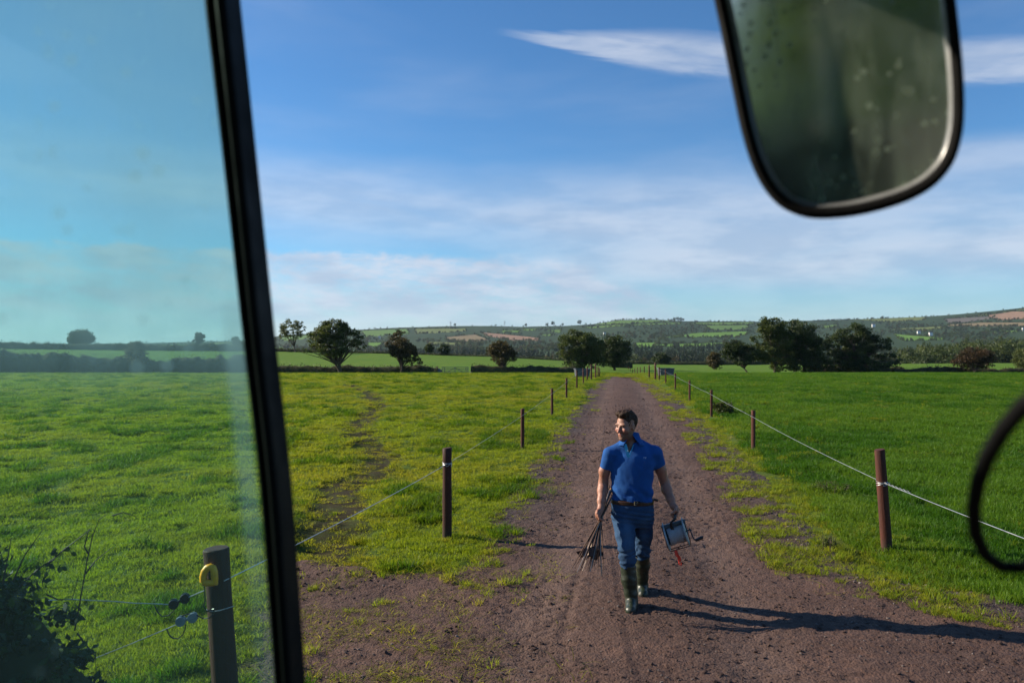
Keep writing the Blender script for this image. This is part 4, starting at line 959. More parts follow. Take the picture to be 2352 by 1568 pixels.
wire('lead_cable', 'black looped lead under the black insulators', [P4(1200, 785), P4(1225, 840), P4(1260, 872), P4(1310, 862), P4(1345, 832), P4(1360, 805)], .0032, MATS['black_plastic'])
wire('lead_cable', 'black looped lead under the grey insulator', [P4(1295, 965), P4(1310, 1010), P4(1345, 1042), P4(1385, 1042), P4(1420, 1010), P4(1438, 965), P4(1442, 930)], .0034, MATS['black_plastic'])

# ------------------------------------------------------------------ water troughs, field gate, stone pier
simple('trough_plastic', (.075, .085, .10), .55, 0, .2, 4, .003)
def trough(px0, px1, py0, py1, depth, label):
    k = depth/F; w = (px1-px0)*k; x = ((px0+px1)/2-1176)*k; z0 = float(surf_z(np.array([x]), np.array([depth]))[0]); h = EYE-(py0-784)*k-z0; dp = w*.62
    root = empty('water_trough', (x, depth, z0), (0, 0, .15)); tag(root, label, 'trough', 'water troughs')
    mb = MB(); f = .84; W2, D2_ = w/2, dp/2
    out = [(-W2*f, -D2_*f, -.05), (W2*f, -D2_*f, -.05), (W2*f, D2_*f, -.05), (-W2*f, D2_*f, -.05), (-W2, -D2_, h), (W2, -D2_, h), (W2, D2_, h), (-W2, D2_, h)]
    g_ = .9; inn = [(-W2*g_, -D2_*g_, h), (W2*g_, -D2_*g_, h), (W2*g_, D2_*g_, h), (-W2*g_, D2_*g_, h), (-W2*f*g_, -D2_*f*g_, .1), (W2*f*g_, -D2_*f*g_, .1), (W2*f*g_, D2_*f*g_, .1), (-W2*f*g_, D2_*f*g_, .1)]
    mb.add(out+inn, [(0, 1, 5, 4), (1, 2, 6, 5), (2, 3, 7, 6), (3, 0, 4, 7), (3, 2, 1, 0), (4, 5, 9, 8), (5, 6, 10, 9), (6, 7, 11, 10), (7, 4, 8, 11), (8, 9, 13, 12), (9, 10, 14, 13), (10, 11, 15, 14), (11, 8, 12, 15), (12, 13, 14, 15)])
    mb.build('basin', MATS['trough_plastic'], root)
    q = MB(); t = .035
    for a, b in (((-W2, -D2_), (W2, -D2_)), ((W2, -D2_), (W2, D2_)), ((W2, D2_), (-W2, D2_)), ((-W2, D2_), (-W2, -D2_))): q.tube([(a[0], a[1], h), (b[0], b[1], h)], t, 6)
    q.build('rim', MATS['trough_plastic'], root, True)
trough(1320, 1354, 847, 868, 60, 'grey water trough behind the posts left of the track')
trough(1512, 1546, 846, 866, 62, 'grey water trough behind the posts right of the track')
simple('gate_steel', (.15, .18, .15), .55, .5, .25, 8, .001)
k = 112/F; gx0, gx1 = (1015-1176)*k, (1075-1176)*k; gz = float(terrain(np.array([(gx0+gx1)/2]), np.array([112.]))[0])
gr = empty('field_gate', ((gx0+gx1)/2, 112.2, gz)); tag(gr, 'tubular metal field gate in the gap of the left hedge', 'gate'); gw = gx1-gx0
for zz in (.25, .48, .70, .92, 1.16): q = MB(); q.tube([(-gw/2, 0, zz), (gw/2, 0, zz)], .045, 6); q.build('rail', MATS['gate_steel'], gr, True)
for xx in (-gw/2, -gw*.40, 0, gw*.42, gw/2): q = MB(); q.tube([(xx, -.02, .15), (xx, -.02, 1.22)], .05, 6); q.build('upright', MATS['gate_steel'], gr, True)
for s in (-1, 1): q = MB(); q.tube([(0, .02, 1.14), (s*gw*.40, .02, .25)], .035, 6); q.build('brace', MATS['gate_steel'], gr, True)
simple('field_stone', (.11, .105, .095), .9, 0, .35, 4, .02)
def boulder(px, py, depth, s, label, name='field_stone'):
    x = (px-1176)/F*depth; z = float(terrain(np.array([x]), np.array([depth]))[0]); me = ST[1].data.copy(); me.materials.clear(); me.materials.append(MATS['field_stone'])
    o = link(name, me, loc=(x, depth, z+s[2]*.2)); o.scale = s; tag(o, label, 'stone')
boulder(1008, 845, 111.4, (.42, .4, 1.25), 'upright stone pier at the left side of the field gate', 'stone_pier'); boulder(993, 848, 111, (.55, .4, .35), 'flat grey stone lying left of the stone pier'); boulder(1081, 845, 111.6, (.4, .4, .7), 'rounded stone at the right side of the field gate')
# ------------------------------------------------------------------ implicit surfaces -> mesh (naive surface nets)
HSC = 1.06
class SDF:
    def __init__(s, lo, hi, h):
        s.lo = np.array(lo, float); s.h = h; s.n = np.ceil((np.array(hi)-s.lo)/h).astype(int)+1
        s.Fv = np.full(s.n, 1.0, np.float32)
        s.ax = [s.lo[i]+h*np.arange(s.n[i]) for i in range(3)]
    def box(s, lo, hi):
        a = np.clip(np.floor((np.array(lo)-s.lo)/s.h).astype(int), 0, s.n); b = np.clip(np.ceil((np.array(hi)-s.lo)/s.h).astype(int)+1, 0, s.n)
        sl = tuple(slice(a[i], b[i]) for i in range(3)); return sl, np.meshgrid(*[s.ax[i][sl[i]] for i in range(3)], indexing='ij')
    def _join(s, sl, d, k, mode):
        A = s.Fv[sl]
        if mode == 'add':
            if k <= 0: s.Fv[sl] = np.minimum(A, d)
            else:
                hh = np.maximum(k-np.abs(A-d), 0)/k; s.Fv[sl] = np.minimum(A, d)-hh*hh*k*.25
        elif mode == 'cut':
            d = -d
            if k <= 0: s.Fv[sl] = np.maximum(A, d)
            else:
                hh = np.maximum(k-np.abs(A-d), 0)/k; s.Fv[sl] = np.maximum(A, d)+hh*hh*k*.25
    def cone(s, a, b, ra, rb, k=.02, mode='add', cutp=None):
        a = np.array(a, float); b = np.array(b, float); m = max(ra, rb)+k+3*s.h
        sl, (X, Y, Z) = s.box(np.minimum(a, b)-m, np.maximum(a, b)+m)
        if X.size == 0: return
        e = b-a; L = e @ e; t = np.clip(((X-a[0])*e[0]+(Y-a[1])*e[1]+(Z-a[2])*e[2])/(L+1e-12), 0, 1)
        d = np.sqrt((X-a[0]-t*e[0])**2+(Y-a[1]-t*e[1])**2+(Z-a[2]-t*e[2])**2)-(ra+(rb-ra)*t)
        if cutp is not None:
            nn = e/np.sqrt(L); d = np.maximum(d, (X-cutp[0])*nn[0]+(Y-cutp[1])*nn[1]+(Z-cutp[2])*nn[2])
        s._join(sl, d, k, mode)
    def chain(s, pts, rad, k=.02):
        for i in range(len(pts)-1): s.cone(pts[i], pts[i+1], rad[i], rad[i+1], k)
    def ell(s, c, r, B=None, k=.02, mode='add'):
        c = np.array(c, float); r = np.array(r, float)*(HSC if B is not None else 1.0); m = r.max()+k+3*s.h
        sl, (X, Y, Z) = s.box(c-m, c+m)
        if X.size == 0: return
        p = np.stack([X-c[0], Y-c[1], Z-c[2]])
        if B is not None: p = np.tensordot(np.array(B, float), p, 1)
        k0 = np.sqrt(((p/r[:, None, None, None])**2).sum(0)); k1 = np.sqrt(((p/(r*r)[:, None, None, None])**2).sum(0))+1e-9
        s._join(sl, k0*(k0-1)/k1, k, mode)
    def loft(s, secs, k=.02, sq=2.3, yaw=0.0):
        """secs: (z, cx, cy, rx, ry) sorted by z"""
        S = np.array(sorted(secs)); m = S[:, 3:].max()+k+3*s.h
        sl, (X, Y, Z) = s.box((S[:, 1].min()-m, S[:, 2].min()-m, S[0, 0]-.03), (S[:, 1].max()+m, S[:, 2].max()+m, S[-1, 0]+.03))
        q = [np.interp(Z[0, 0, :], S[:, 0], S[:, i]) for i in range(1, 5)]
        for i in range(4):
            a = q[i]; w = max(1, int(.03/s.h)); kk = np.ones(2*w+1)/(2*w+1); q[i] = np.convolve(np.pad(a, w, mode='edge'), kk, 'valid')
        ca, sa = math.cos(yaw), math.sin(yaw); XX, YY = (X-q[0])*ca-(Y-q[1])*sa, (X-q[0])*sa+(Y-q[1])*ca
        u = np.abs(XX/q[2])**sq+np.abs(YY/q[3])**sq; d = (u**(1/sq)-1)*np.minimum(q[2], q[3])
        d = np.maximum(d, np.maximum(S[0, 0]-Z, Z-S[-1, 0])); s._join(sl, d, k, 'add')
    def plane_cut(s, p, n, lo=None, hi=None):
        """remove what lies on the +n side, inside a box"""
        sl, (X, Y, Z) = s.box(s.lo if lo is None else lo, s.ax and [a[-1] for a in s.ax] if hi is None else hi); n = np.array(n, float)/np.linalg.norm(n)
        s.Fv[sl] = np.maximum(s.Fv[sl], (X-p[0])*n[0]+(Y-p[1])*n[1]+(Z-p[2])*n[2])
    def add_noise(s, fn):
        near = np.abs(s.Fv) < .03; i = np.nonzero(near); s.Fv[i] += fn(s.ax[0][i[0]], s.ax[1][i[1]], s.ax[2][i[2]]).astype(np.float32)
    def mesh(s):
        Fv = s.Fv; ins = Fv < 0; n = s.n
        c = np.zeros(n-1, np.int8)
        for a in (0, 1):
            for b in (0, 1):
                for d in (0, 1): c += ins[a:n[0]-1+a, b:n[1]-1+b, d:n[2]-1+d]
        act = np.argwhere((c > 0) & (c < 8)); ident = -np.ones(n-1, np.int64); ident[tuple(act.T)] = np.arange(len(act))
        acc = np.zeros((len(act), 3)); cnt = np.zeros(len(act))
        cor = [(a, b, d) for a in (0, 1) for b in (0, 1) for d in (0, 1)]
        for p in cor:
            for ax in range(3):
                if p[ax]: continue
                q = list(p); q[ax] = 1
                f0 = Fv[tuple((act+np.array(p)).T)]; f1 = Fv[tuple((act+np.array(q)).T)]; cr = (f0 < 0) != (f1 < 0)
                t = np.where(cr, f0/(f0-f1+1e-12), 0); pos = np.array(p, float)[None]+np.zeros((len(act), 3)); pos[:, ax] += t
                acc += np.where(cr[:, None], pos, 0); cnt += cr
        V = (act+acc/cnt[:, None])*s.h+s.lo; Q = []
        for ax in range(3):
            b, d = [(1, 2), (2, 0), (0, 1)][ax]
            sh = [slice(None)]*3; s0 = list(sh); s1 = list(sh); s0[ax] = slice(0, n[ax]-1); s1[ax] = slice(1, n[ax])
            A, B_ = ins[tuple(s0)], ins[tuple(s1)]; e = np.argwhere(A != B_)
            ok = (e[:, b] > 0) & (e[:, d] > 0) & (e[:, b] < n[b]-1) & (e[:, d] < n[d]-1); e = e[ok]
            if not len(e): continue
            flip = A[tuple(e.T)]
            def cell(db, dd):
                x = e.copy(); x[:, b] -= db; x[:, d] -= dd; return ident[tuple(x.T)]
            q = np.stack([cell(1, 1), cell(0, 1), cell(0, 0), cell(1, 0)], 1); q[~flip] = q[~flip][:, ::-1]; Q.append(q)
        return V, np.concatenate(Q)

# ------------------------------------------------------------------ the walking man
MO = np.array((1.11, 7.33, 0.0))                         # ground point under him
def pw(zx, zy, dy=.17):
    p = at(1270+.342*zx, 903.1+.342*zy, 7.16+dy); return np.array(p)-MO
man = empty('person', MO)
tag(man, 'man in blue polo shirt, jeans and rubber boots walking along the track', 'person')

def cloth(name, col, dark, scale=900, rough=.9, sheen=.0, grime=0.0):
    m, g = new_mat(name); P = g.n('ShaderNodeTexCoord').outputs['Object']
    wv = g.noise(P, scale, 2, .5); bl = g.noise(P, 14, 4, .6)
    c = g.mix(g.rng(bl, .3, .7), dark, col); c = g.mix(g.rng(wv, .45, .7, 0, .35), c, dark)
    if grime:
        z = g.n('ShaderNodeSeparateXYZ', {0: P}).outputs[2]; c = g.mix(g.m('MULTIPLY', g.rng(z, .62, .28), g.rng(bl, .4, .62, 0, grime)), c, (.16, .13, .10, 1))
    principled(g, c, rough, 0, .25, g.m('ADD', wv, g.m('MULTIPLY', bl, 2.0)), .0015, .6, Sheen_Weight=sheen)
    return m
cloth('polo_cotton', (.014, .088, .300, 1), (.011, .070, .245, 1), 700)
m, g = new_mat('denim'); P = g.n('ShaderNodeTexCoord').outputs['Object']; wv = g.noise(g.scale(P, (1, 1, .25)), 500, 3, .6); bl = g.noise(P, 9, 5, .6); fade = attr(g, 'fade').outputs['Fac']
c = g.mix(g.rng(bl, .3, .7), (.016, .045, .105, 1), (.028, .075, .155, 1)); c = g.mix(g.m('MULTIPLY', fade, g.rng(bl, .3, .6, .25, .55)), c, (.080, .15, .24, 1)); c = g.mix(g.rng(wv, .52, .7, 0, .4), c, (.09, .15, .22, 1))
principled(g, c, .85, 0, .2, g.m('ADD', wv, g.m('MULTIPLY', bl, 2)), .0018, .7)
m, g = new_mat('skin'); P = g.n('ShaderNodeTexCoord').outputs['Object']; bl = g.noise(P, 45, 4); tn = attr(g, 'hairy').outputs['Fac']; rd = attr(g, 'red').outputs['Fac']
c = g.mix(g.rng(bl, .3, .7), (.29, .135, .088, 1), (.37, .19, .125, 1)); c = g.mix(rd, c, (.42, .12, .085, 1)); c = g.mix(g.m('MULTIPLY', tn, g.rng(g.noise(P, 420, 2), .3, .6, .55, 1)), c, (.075, .040, .026, 1))
p = principled(g, c, .5, 0, .4, g.noise(P, 260, 3), .0008); p.inputs['Subsurface Weight'].default_value = .12; p.inputs['Subsurface Radius'].default_value = (.02, .008, .004); p.inputs['Subsurface Scale'].default_value = .5
m, g = new_mat('hair'); P = g.n('ShaderNodeTexCoord').outputs['Object']; st = g.noise(g.scale(P, (1, 1, .35)), 260, 4, .7)
principled(g, g.mix(g.rng(st, .35, .65), (.022, .012, .008, 1), (.080, .043, .024, 1)), .65, 0, .2, st, .003, .9)
m, g = new_mat('boot_rubber'); P = g.n('ShaderNodeTexCoord').outputs['Object']; z = g.n('ShaderNodeSeparateXYZ', {0: P}).outputs[2]; bl = g.noise(P, 12, 5)
mud = g.m('MULTIPLY', g.rng(z, .26, .02), g.rng(bl, .42, .62, 0, .6)); mud = g.m('MAXIMUM', mud, g.m('MULTIPLY', g.rng(z, .22, .34), g.rng(bl, .42, .6, 0, .2)))
principled(g, g.mix(mud, (.016, .026, .014, 1), (.045, .036, .027, 1)), g.rng(mud, 0, 1, .42, .85), 0, .5, bl, .002)
m, g = new_mat('belt_leather'); P = g.n('ShaderNodeTexCoord').outputs['Object']; principled(g, g.mix(g.noise(P, 60, 4), (.022, .010, .006, 1), (.055, .024, .013, 1)), .35, 0, .5, g.noise(P, 150, 3), .0008)
simple('placket_cotton', (.05, .34, .52), .8, 0, .1, 60); simple('brass', (.45, .36, .22), .35, .9, .2, 40); simple('thread', (.30, .45, .68), .8, 0, .1, 60)
m, g = new_mat('eyeball'); P = g.n('ShaderNodeTexCoord').outputs['Object']; principled(g, (.10, .075, .06, 1), .15)

# head frame: forward, his left, up
hy = R(48); tilt = R(-7)
hf = np.array((-math.sin(hy)*math.cos(tilt), -math.cos(hy)*math.cos(tilt), math.sin(tilt))); hs = np.array((math.cos(hy), -math.sin(hy), 0.0)); hu = np.cross(hf, hs)*1.0
if hu[2] < 0: hu = -hu
HB = np.stack([hf, hs, hu]); HC = pw(494, 213, .15)
def hp(f, s_, u): return HC+(hf*f+hs*s_+hu*u)*HSC

def finger(S, K, d1, d2, d3, l, r, k=.004):
    K = np.array(K, float); a = K+np.array(d1)*l[0]; b = a+np.array(d2)*l[1]; c = b+np.array(d3)*l[2]; S.chain([K, a, b, c], [r, r*.97, r*.9, r*.78], k)
WR = pw(322, 772, .10); WL = pw(806, 757, .12)
GR = pw(322, 832, .085); GL = pw(813, 812, .10)          # grip centres of right and left hand
AX = np.array(at(1380, 1303, 6.93))-np.array(at(1403, 1122, 7.62)); AX /= np.linalg.norm(AX)          # run of the stakes, downwards and forwards
AXL = np.array((.10, -.98, .12)); AXL /= np.linalg.norm(AXL)
def unit_rows(a): return a/(np.linalg.norm(a, axis=1)[:, None]+1e-9)
def unit(v): v = np.array(v, float); return v/np.linalg.norm(v)
def fist(S, W, Gp, ax, side):
    """closed hand at the end of a hanging arm; ax: run of the thing held (towards the camera), side: +1 fingers close towards +x"""
    d = unit(Gp-W); inn = unit(np.array((side, 0, 0))-d*d[0]*side); inn = unit(inn-ax*(inn @ ax))
    dn = unit(d-ax*(d @ ax)); pc = Gp-dn*.046-inn*.018
    S.cone(W, pc, .027, .030, .02)
    for t in (-.026, -.009, .009, .025): S.cone(pc-dn*.022+ax*t*.6-inn*.004, pc+dn*.020+ax*t-inn*.008, .015, .0145, .012)
    for t, L, r in ((.031, .92, .0098), (.0105, 1.0, .0102), (-.010, .96, .0098), (-.030, .80, .0086)):          # index .. little finger
        finger(S, pc+dn*.026+ax*t-inn*.006, unit(dn*.95+inn*.30), unit(inn*.95+dn*.25), unit(-dn*.85+inn*.25), (.036*L, .027*L, .021*L), r)
    tb = pc-dn*.014+ax*.030+inn*.006; t1 = tb+unit(ax*.65+dn*.6+inn*.3)*.032; t2 = t1+unit(dn*.7+inn*.75-ax*.25)*.030; t3 = t2+unit(inn*.75+dn*.35-ax*.35)*.020
    S.chain([tb, t1, t2, t3], [.0155, .0128, .0112, .0092], .008)
    return pc, inn, dn
def build_body():
    S = SDF((-.52, -.32, .60), (.62, .40, 1.84), .0045)
    # head
    S.ell(hp(-.012, 0, .030), (.096, .074, .098), HB, .02); S.ell(hp(.030, 0, -.032), (.064, .060, .088), HB, .03); S.ell(hp(.030, 0, -.088), (.056, .052, .042), HB, .03)
    S.ell(hp(.074, 0, -.108), (.022, .026, .019), HB, .02)
    S.cone(hp(.088, 0, .004), hp(.112, 0, -.036), .0095, .0135, .012)
    for q in (-1, 1):
        S.ell(hp(.107, q*.011, -.042), (.010, .008, .007), HB, .006)
        S.ell(hp(.080, q*.030, .020), (.016, .026, .010), HB, .012); S.ell(hp(.066, q*.042, -.030), (.026, .022, .024), HB, .02)
        S.ell(hp(.100, q*.031, -.002), (.013, .018, .009), HB, .010, 'cut')
        S.ell(hp(-.004, q*.073, -.012), (.020, .009, .032), HB, .006); S.ell(hp(.002, q*.083, -.010), (.009, .006, .016), HB, .004, 'cut')
    S.ell(hp(.090, 0, -.062), (.012, .024, .006), HB, .004); S.ell(hp(.088, 0, -.075), (.011, .020, .0065), HB, .004)
    # neck and upper chest
    S.cone(hp(-.018, 0, -.07), pw(524, 345, .18), .056, .064, .03); S.cone(pw(450, 385, .18), pw(605, 381, .18), .036, .036, .04); S.ell(pw(532, 430, .17), (.15, .080, .12), None, .04)
    S.ell(pw(532, 640, .18), (.13, .09, .2), None, .05)
    # arms
    S.chain([pw(380, 425, .17), pw(346, 520, .20), pw(338, 605, .23)], [.040, .047, .043], .03); S.chain([pw(338, 605, .23), pw(334, 650, .20), pw(326, 720, .14), WR], [.043, .0465, .036, .0275], .025)
    S.chain([pw(692, 422, .17), pw(722, 510, .21), pw(750, 600, .25)], [.040, .047, .043], .03); S.chain([pw(750, 600, .25), pw(764, 645, .22), pw(790, 712, .16), WL], [.043, .046, .036, .0275], .025)
    fist(S, WR, GR, AX, +1); fist(S, WL, GL, AXL, -1)
    V, Q = S.mesh(); me = np_mesh('body', V, Q, True, [MATS['skin']])
    L = (V-HC) @ HB.T/HSC; f, s_, u = L.T; hd = (np.linalg.norm(L, axis=1) < .17)
    jaw = sstep(-.035, -.062, u)*sstep(-.05, .01, f)*sstep(-.155, -.11, u)*(1-sstep(.016, .010, np.abs(u+.068))*sstep(.03, .02, np.abs(s_))*(f > .07)*.8); side = sstep(.02, -.0, f)*sstep(-.02, .0, f)*0
    brow = np.exp(-(((np.abs(s_)-.031)/.017)**4+((u-.021)/.0055)**2))*(f > .06); lash = np.exp(-(((np.abs(s_)-.031)/.014)**4+((u-.001)/.004)**2))*(f > .06)
    fattr(me, 'hairy', np.clip(np.where(hd, jaw*.72+brow*.9+lash*.6, 0), 0, 1))
    red = np.where(hd, .45*np.exp(-(((np.abs(s_)-.042)/.02)**2+((u+.03)/.022)**2))+.5*np.exp(-((s_/.018)**2+((u+.035)/.02)**2))*(f > .09)+.8*np.exp(-((s_/.022)**2+((u+.068)/.010)**2))*(f > .07), .12); fattr(me, 'red', np.clip(red, 0, 1))
    link('body', me, man)
    for q in (-1, 1):
        bm = bmesh.new(); bmesh.ops.create_uvsphere(bm, u_segments=12, v_segments=8, radius=.0095); e = bpy.data.meshes.new('eye'); bm.to_mesh(e); bm.free(); e.materials.append(MATS['eyeball']); o = link('eye', e, man); o.location = hp(.083, q*.031, .000); o.scale = (1, 1, .7)
build_body()
def build_hair():
    S = SDF(HC-.16, HC+.17, .0035)
    S.ell(hp(-.016, 0, .034), (.101, .079, .101), HB, .01); S.ell(hp(.040, .004, .112), (.050, .060, .026), HB, .03); S.ell(hp(.070, -.006, .108), (.024, .045, .018), HB, .025)
    sl, (X, Y, Z) = S.box(S.lo, [a[-1] for a in S.ax]); p = np.stack([X-HC[0], Y-HC[1], Z-HC[2]]); f, s_, u = np.tensordot(HB, p, 1)/HSC
    line = np.interp(f, [-.12, -.06, -.03, .0, .02, .035, .06, .08, .12], [-.085, -.070, -.02, .012, -.030, -.005, .062, .082, .090])
    S.Fv[sl] = np.maximum(S.Fv[sl], (line-u)*.7)
    S.add_noise(lambda x, y, z: (fbm(x*90, y*90, z*45, oct=2, seed=5)-.5)*.014+(fbm(x*26, y*26, z*20, oct=2, seed=6)-.5)*.018)
    V, Q = S.mesh(); hr = link('hair', np_mesh('hair', V, Q, True, [MATS['hair']]), man)
    nr = unit_rows(V-hp(-.016, 0, .02)); k = rng.choice(len(V), 2600); B0 = V[k]-nr[k]*.003; d = unit_rows(nr[k]*.55+hf*np.where((V[k]-HC) @ hf > .0, .55, -.35)[:, None]+hu*.25+rng.normal(0, .28, (len(k), 3)))
    s_ = unit_rows(np.cross(d, rng.normal(size=d.shape)))*.0011; L = rng.uniform(.004, .010, len(k))[:, None]; T = B0+d*L+nr[k]*0
    VV = np.stack([B0-s_, B0+s_, T], 1).reshape(-1, 3); link('strands', np_mesh('strands', VV, np.arange(len(VV)).reshape(-1, 3), False, [MATS['hair']]), hr)
build_hair()

YAW = 18.0
TORSO = [(712, 532, 136, .120), (690, 532, 137, .122), (640, 530, 138, .126), (560, 530, 141, .128), (480, 532, 146, .132), (430, 534, 146, .124), (385, 535, 122, .102), (350, 530, 84, .085), (328, 526, 62, .075)]
def sec(zy, zx, hw, ry, dy=.175, g=0.0):
    p = pw(zx, zy, dy); return (p[2], p[0], p[1], hw*.001371+g, ry+g)
def build_shirt():
    S = SDF((-.40, -.24, .93), (.42, .28, 1.66), .006)
    S.loft([sec(*t) for t in TORSO], .03, 2.3, R(YAW))
    a, b = pw(379, 410, .17), pw(350, 520, .20); S.cone(a, b, .061, .056, .05, 'add', pw(355, 500, .19))
    a, b = pw(691, 406, .17), pw(726, 510, .21); S.cone(a, b, .061, .056, .05, 'add', pw(715, 482, .20))
    S.cone(pw(392, 396, .175), pw(470, 358, .18), .050, .056, .05); S.cone(pw(680, 390, .175), pw(590, 352, .18), .050, .056, .05)
    # armpit and belly folds
    def folds(x, y, z):
        d1 = (x*1.0+z*1.6)*34+fbm(x*9, y*9, z*9, oct=2, seed=8)*7; d2 = (x*-1.3+z*1.1)*30+fbm(x*8, y*8, z*8, oct=2, seed=9)*6
        w = sstep(1.22, 1.02, z); arm = np.exp(-((np.abs(x+.02)-.20)/.05)**2)*sstep(1.1, 1.2, z)
        return .0042*np.sin(d1)*(w+.35*arm+.12)+.0028*np.sin(d2)*(w*.6+.5*arm+.12)+(fbm(x*22, y*22, z*12, oct=2, seed=10)-.5)*.004
    S.add_noise(folds)
    # V opening under the collar
    t0, t1 = pw(512, 338, .05), pw(511, 418, .04); sl, (X, Y, Z) = S.box((t1[0]-.08, -.30, t1[2]-.01), (t0[0]+.10, .03, t0[2]+.08))
    hw = np.clip((Z-t1[2])*.42, 0, 1); S.Fv[sl] = np.maximum(S.Fv[sl], -np.maximum(np.abs(X-t0[0]-(Z-t1[2])*.05)-hw, t1[2]-Z)*.9)
    V, Q = S.mesh(); link('polo_shirt', np_mesh('polo_shirt', V, Q, True, [MATS['polo_cotton']]), man)
    # folded collar
    S = SDF(pw(525, 305, .17)-.18, pw(525, 305, .17)+.18, .004)
    a, b = pw(524, 268, .19), pw(527, 350, .155); e = b-a; sl, (X, Y, Z) = S.box(S.lo, [q[-1] for q in S.ax]); t = ((X-a[0])*e[0]+(Y-a[1])*e[1]+(Z-a[2])*e[2])/(e @ e); tc = np.clip(t, 0, 1)
    rx, ry = X-a[0]-tc*e[0], Y-a[1]-tc*e[1]; rho = np.sqrt(rx**2+(ry*1.12)**2); ang = np.arctan2(rx+.012, -ry)
    low = 1.0+.22*np.cos(ang); d = np.maximum(np.abs(rho-(.068+.050*tc**1.4))-.0055, np.maximum(-t, t-low)*np.linalg.norm(e)); d = np.maximum(d, (np.clip(.10+.55*tc, 0, 1)-np.abs(ang))*.07); S.Fv[sl] = d
    V, Q = S.mesh(); link('collar', np_mesh('collar', V, Q, True, [MATS['polo_cotton']]), man)
    # button placket: pale facing either side of the opening
    def ribbon(name, pts, w, mat_, off=0.0):
        mb = MB(); V = []; Fq = []
        for x, y, dy in pts: V += [pw(x-w, y, dy-off), pw(x+w, y, dy-off), pw(x+w, y, dy-off+.012), pw(x-w, y, dy-off+.012)]
        for i in range(len(pts)-1):
            for j in range(4): Fq.append((4*i+j, 4*i+(j+1) % 4, 4*i+4+(j+1) % 4, 4*i+4+j))
        mb.add(V, Fq+[(3, 2, 1, 0), tuple(4*len(pts)-4+j for j in range(4))]); return mb.build(name, mat_, man, True)
    ribbon('placket', [(484, 338, .085), (493, 370, .066), (501, 400, .055), (506, 428, .047)], 10, MATS['placket_cotton'])
    ribbon('placket', [(541, 345, .082), (532, 372, .064), (521, 402, .054), (512, 430, .047)], 3, MATS['placket_cotton'])
    q = MB(); q.lathe([(.001, 0), (.0055, 0), (.0055, .003), (.001, .003)], 10, Matrix.Translation(Vector(pw(503, 384, .056))) @ Matrix.Rotation(R(90), 4, 'X')); q.build('button', MATS['white_render'], man)
    q = MB(); c = pw(618, 432, .045)
    q.box(c+np.array((0, 0, .004)), (.030, .004, .004)); q.box(c+np.array((.004, 0, -.004)), (.010, .004, .007)); q.box(c+np.array((-.011, 0, .001)), (.006, .004, .004)); q.build('embroidered_emblem', MATS['thread'], man)
build_shirt()
HIPS = [(712, 532, 138, .118), (760, 533, 142, .124), (810, 535, 144, .124), (845, 537, 134, .112), (890, 538, 96, .075)]
LEGA = [(470, 850, .17), (486, 950, .09), (494, 1030, .035), (500, 1100, .04), (503, 1168, .05)]
LEGB = [(606, 850, .20), (606, 950, .24), (602, 1040, .27), (600, 1100, .33)]
def build_jeans():
    S = SDF((-.30, -.30, .33), (.34, .36, 1.06), .0065)
    S.loft([sec(*t) for t in HIPS], .06, 2.3, R(YAW*.7))
    S.chain([pw(*p) for p in LEGA], [.098, .086, .071, .069, .068], .035); S.chain([pw(*p) for p in LEGB], [.096, .082, .068, .068], .035)
    e = pw(503, 1162, .05); S.plane_cut(e, (.05, 0, -1), (-.30, -.30, .33), (pw(552, 1000, 0)[0], .02, .7)); e = pw(600, 1094, .32); S.plane_cut(e, (0, .25, -1), (pw(556, 1000, .3)[0], .02, .3), (.34, .36, .7))
    def folds(x, y, z):
        lo = sstep(.66, .42, z)
        d = z*95+x*26*np.sign(x-.05)+fbm(x*10, y*10, z*14, oct=2, seed=18)*9; d2 = z*60-x*40+fbm(x*9, y*9, z*9, oct=2, seed=19)*7
        return .0058*np.sin(d)*(lo*.9+.10)+.0035*np.sin(d2)*(.35+.5*lo)+.003*np.sin(z*150+x*20)*np.exp(-((z-.84)/.07)**2)+(fbm(x*18, y*18, z*14, oct=2, seed=20)-.5)*.006*(.5+lo)
    S.add_noise(folds)
    V, Q = S.mesh(); me = np_mesh('jeans', V, Q, True, [MATS['denim']])
    fd = np.exp(-(((V[:, 0]+.07)/.05)**2))*sstep(.25, .05, V[:, 1]+.1)+np.exp(-(((V[:, 0]-.10)/.04)**2))*.8; fattr(me, 'fade', np.clip(fd*sstep(.40, .55, V[:, 2])*sstep(.88, .75, V[:, 2]), 0, 1)); link('jeans', me, man)
    # belt
    z0 = pw(532, 724, .175); S = SDF((-.27, -.20, z0[2]-.05), (.30, .25, z0[2]+.05), .005)
    S.loft([(z0[2]-.019, z0[0], z0[1], .196, .127), (z0[2]+.019, z0[0], z0[1], .196, .127)], 0, 2.3, R(YAW*.75)); V, Q = S.mesh(); bl = link('belt', np_mesh('belt', V, Q, True, [MATS['belt_leather']]), man)
    q = MB(); a = pw(640, 722, .075); q.tube([a+np.array((-.06, -.008, 0)), a+np.array((0, .0, .0)), a+np.array((.06, .055, .004)), pw(706, 719, .115)], .012, 8); V = np.concatenate(q.V); q.V = [V]; q.build('belt_tail', MATS['belt_leather'], bl, True)
    q = MB(); c = pw(557, 738, .045); w, h = .013, .016
    q.tube([c+np.array((x, 0, z)) for x, z in ((-w, -h), (-w, h), (w, h), (w, -h), (-w, -h))], .0035, 6); q.tube([c+np.array((-w, -.003, 0)), c+np.array((w, -.003, 0))], .0025, 6); q.build('buckle', MATS['brass'], bl, True)
build_jeans()
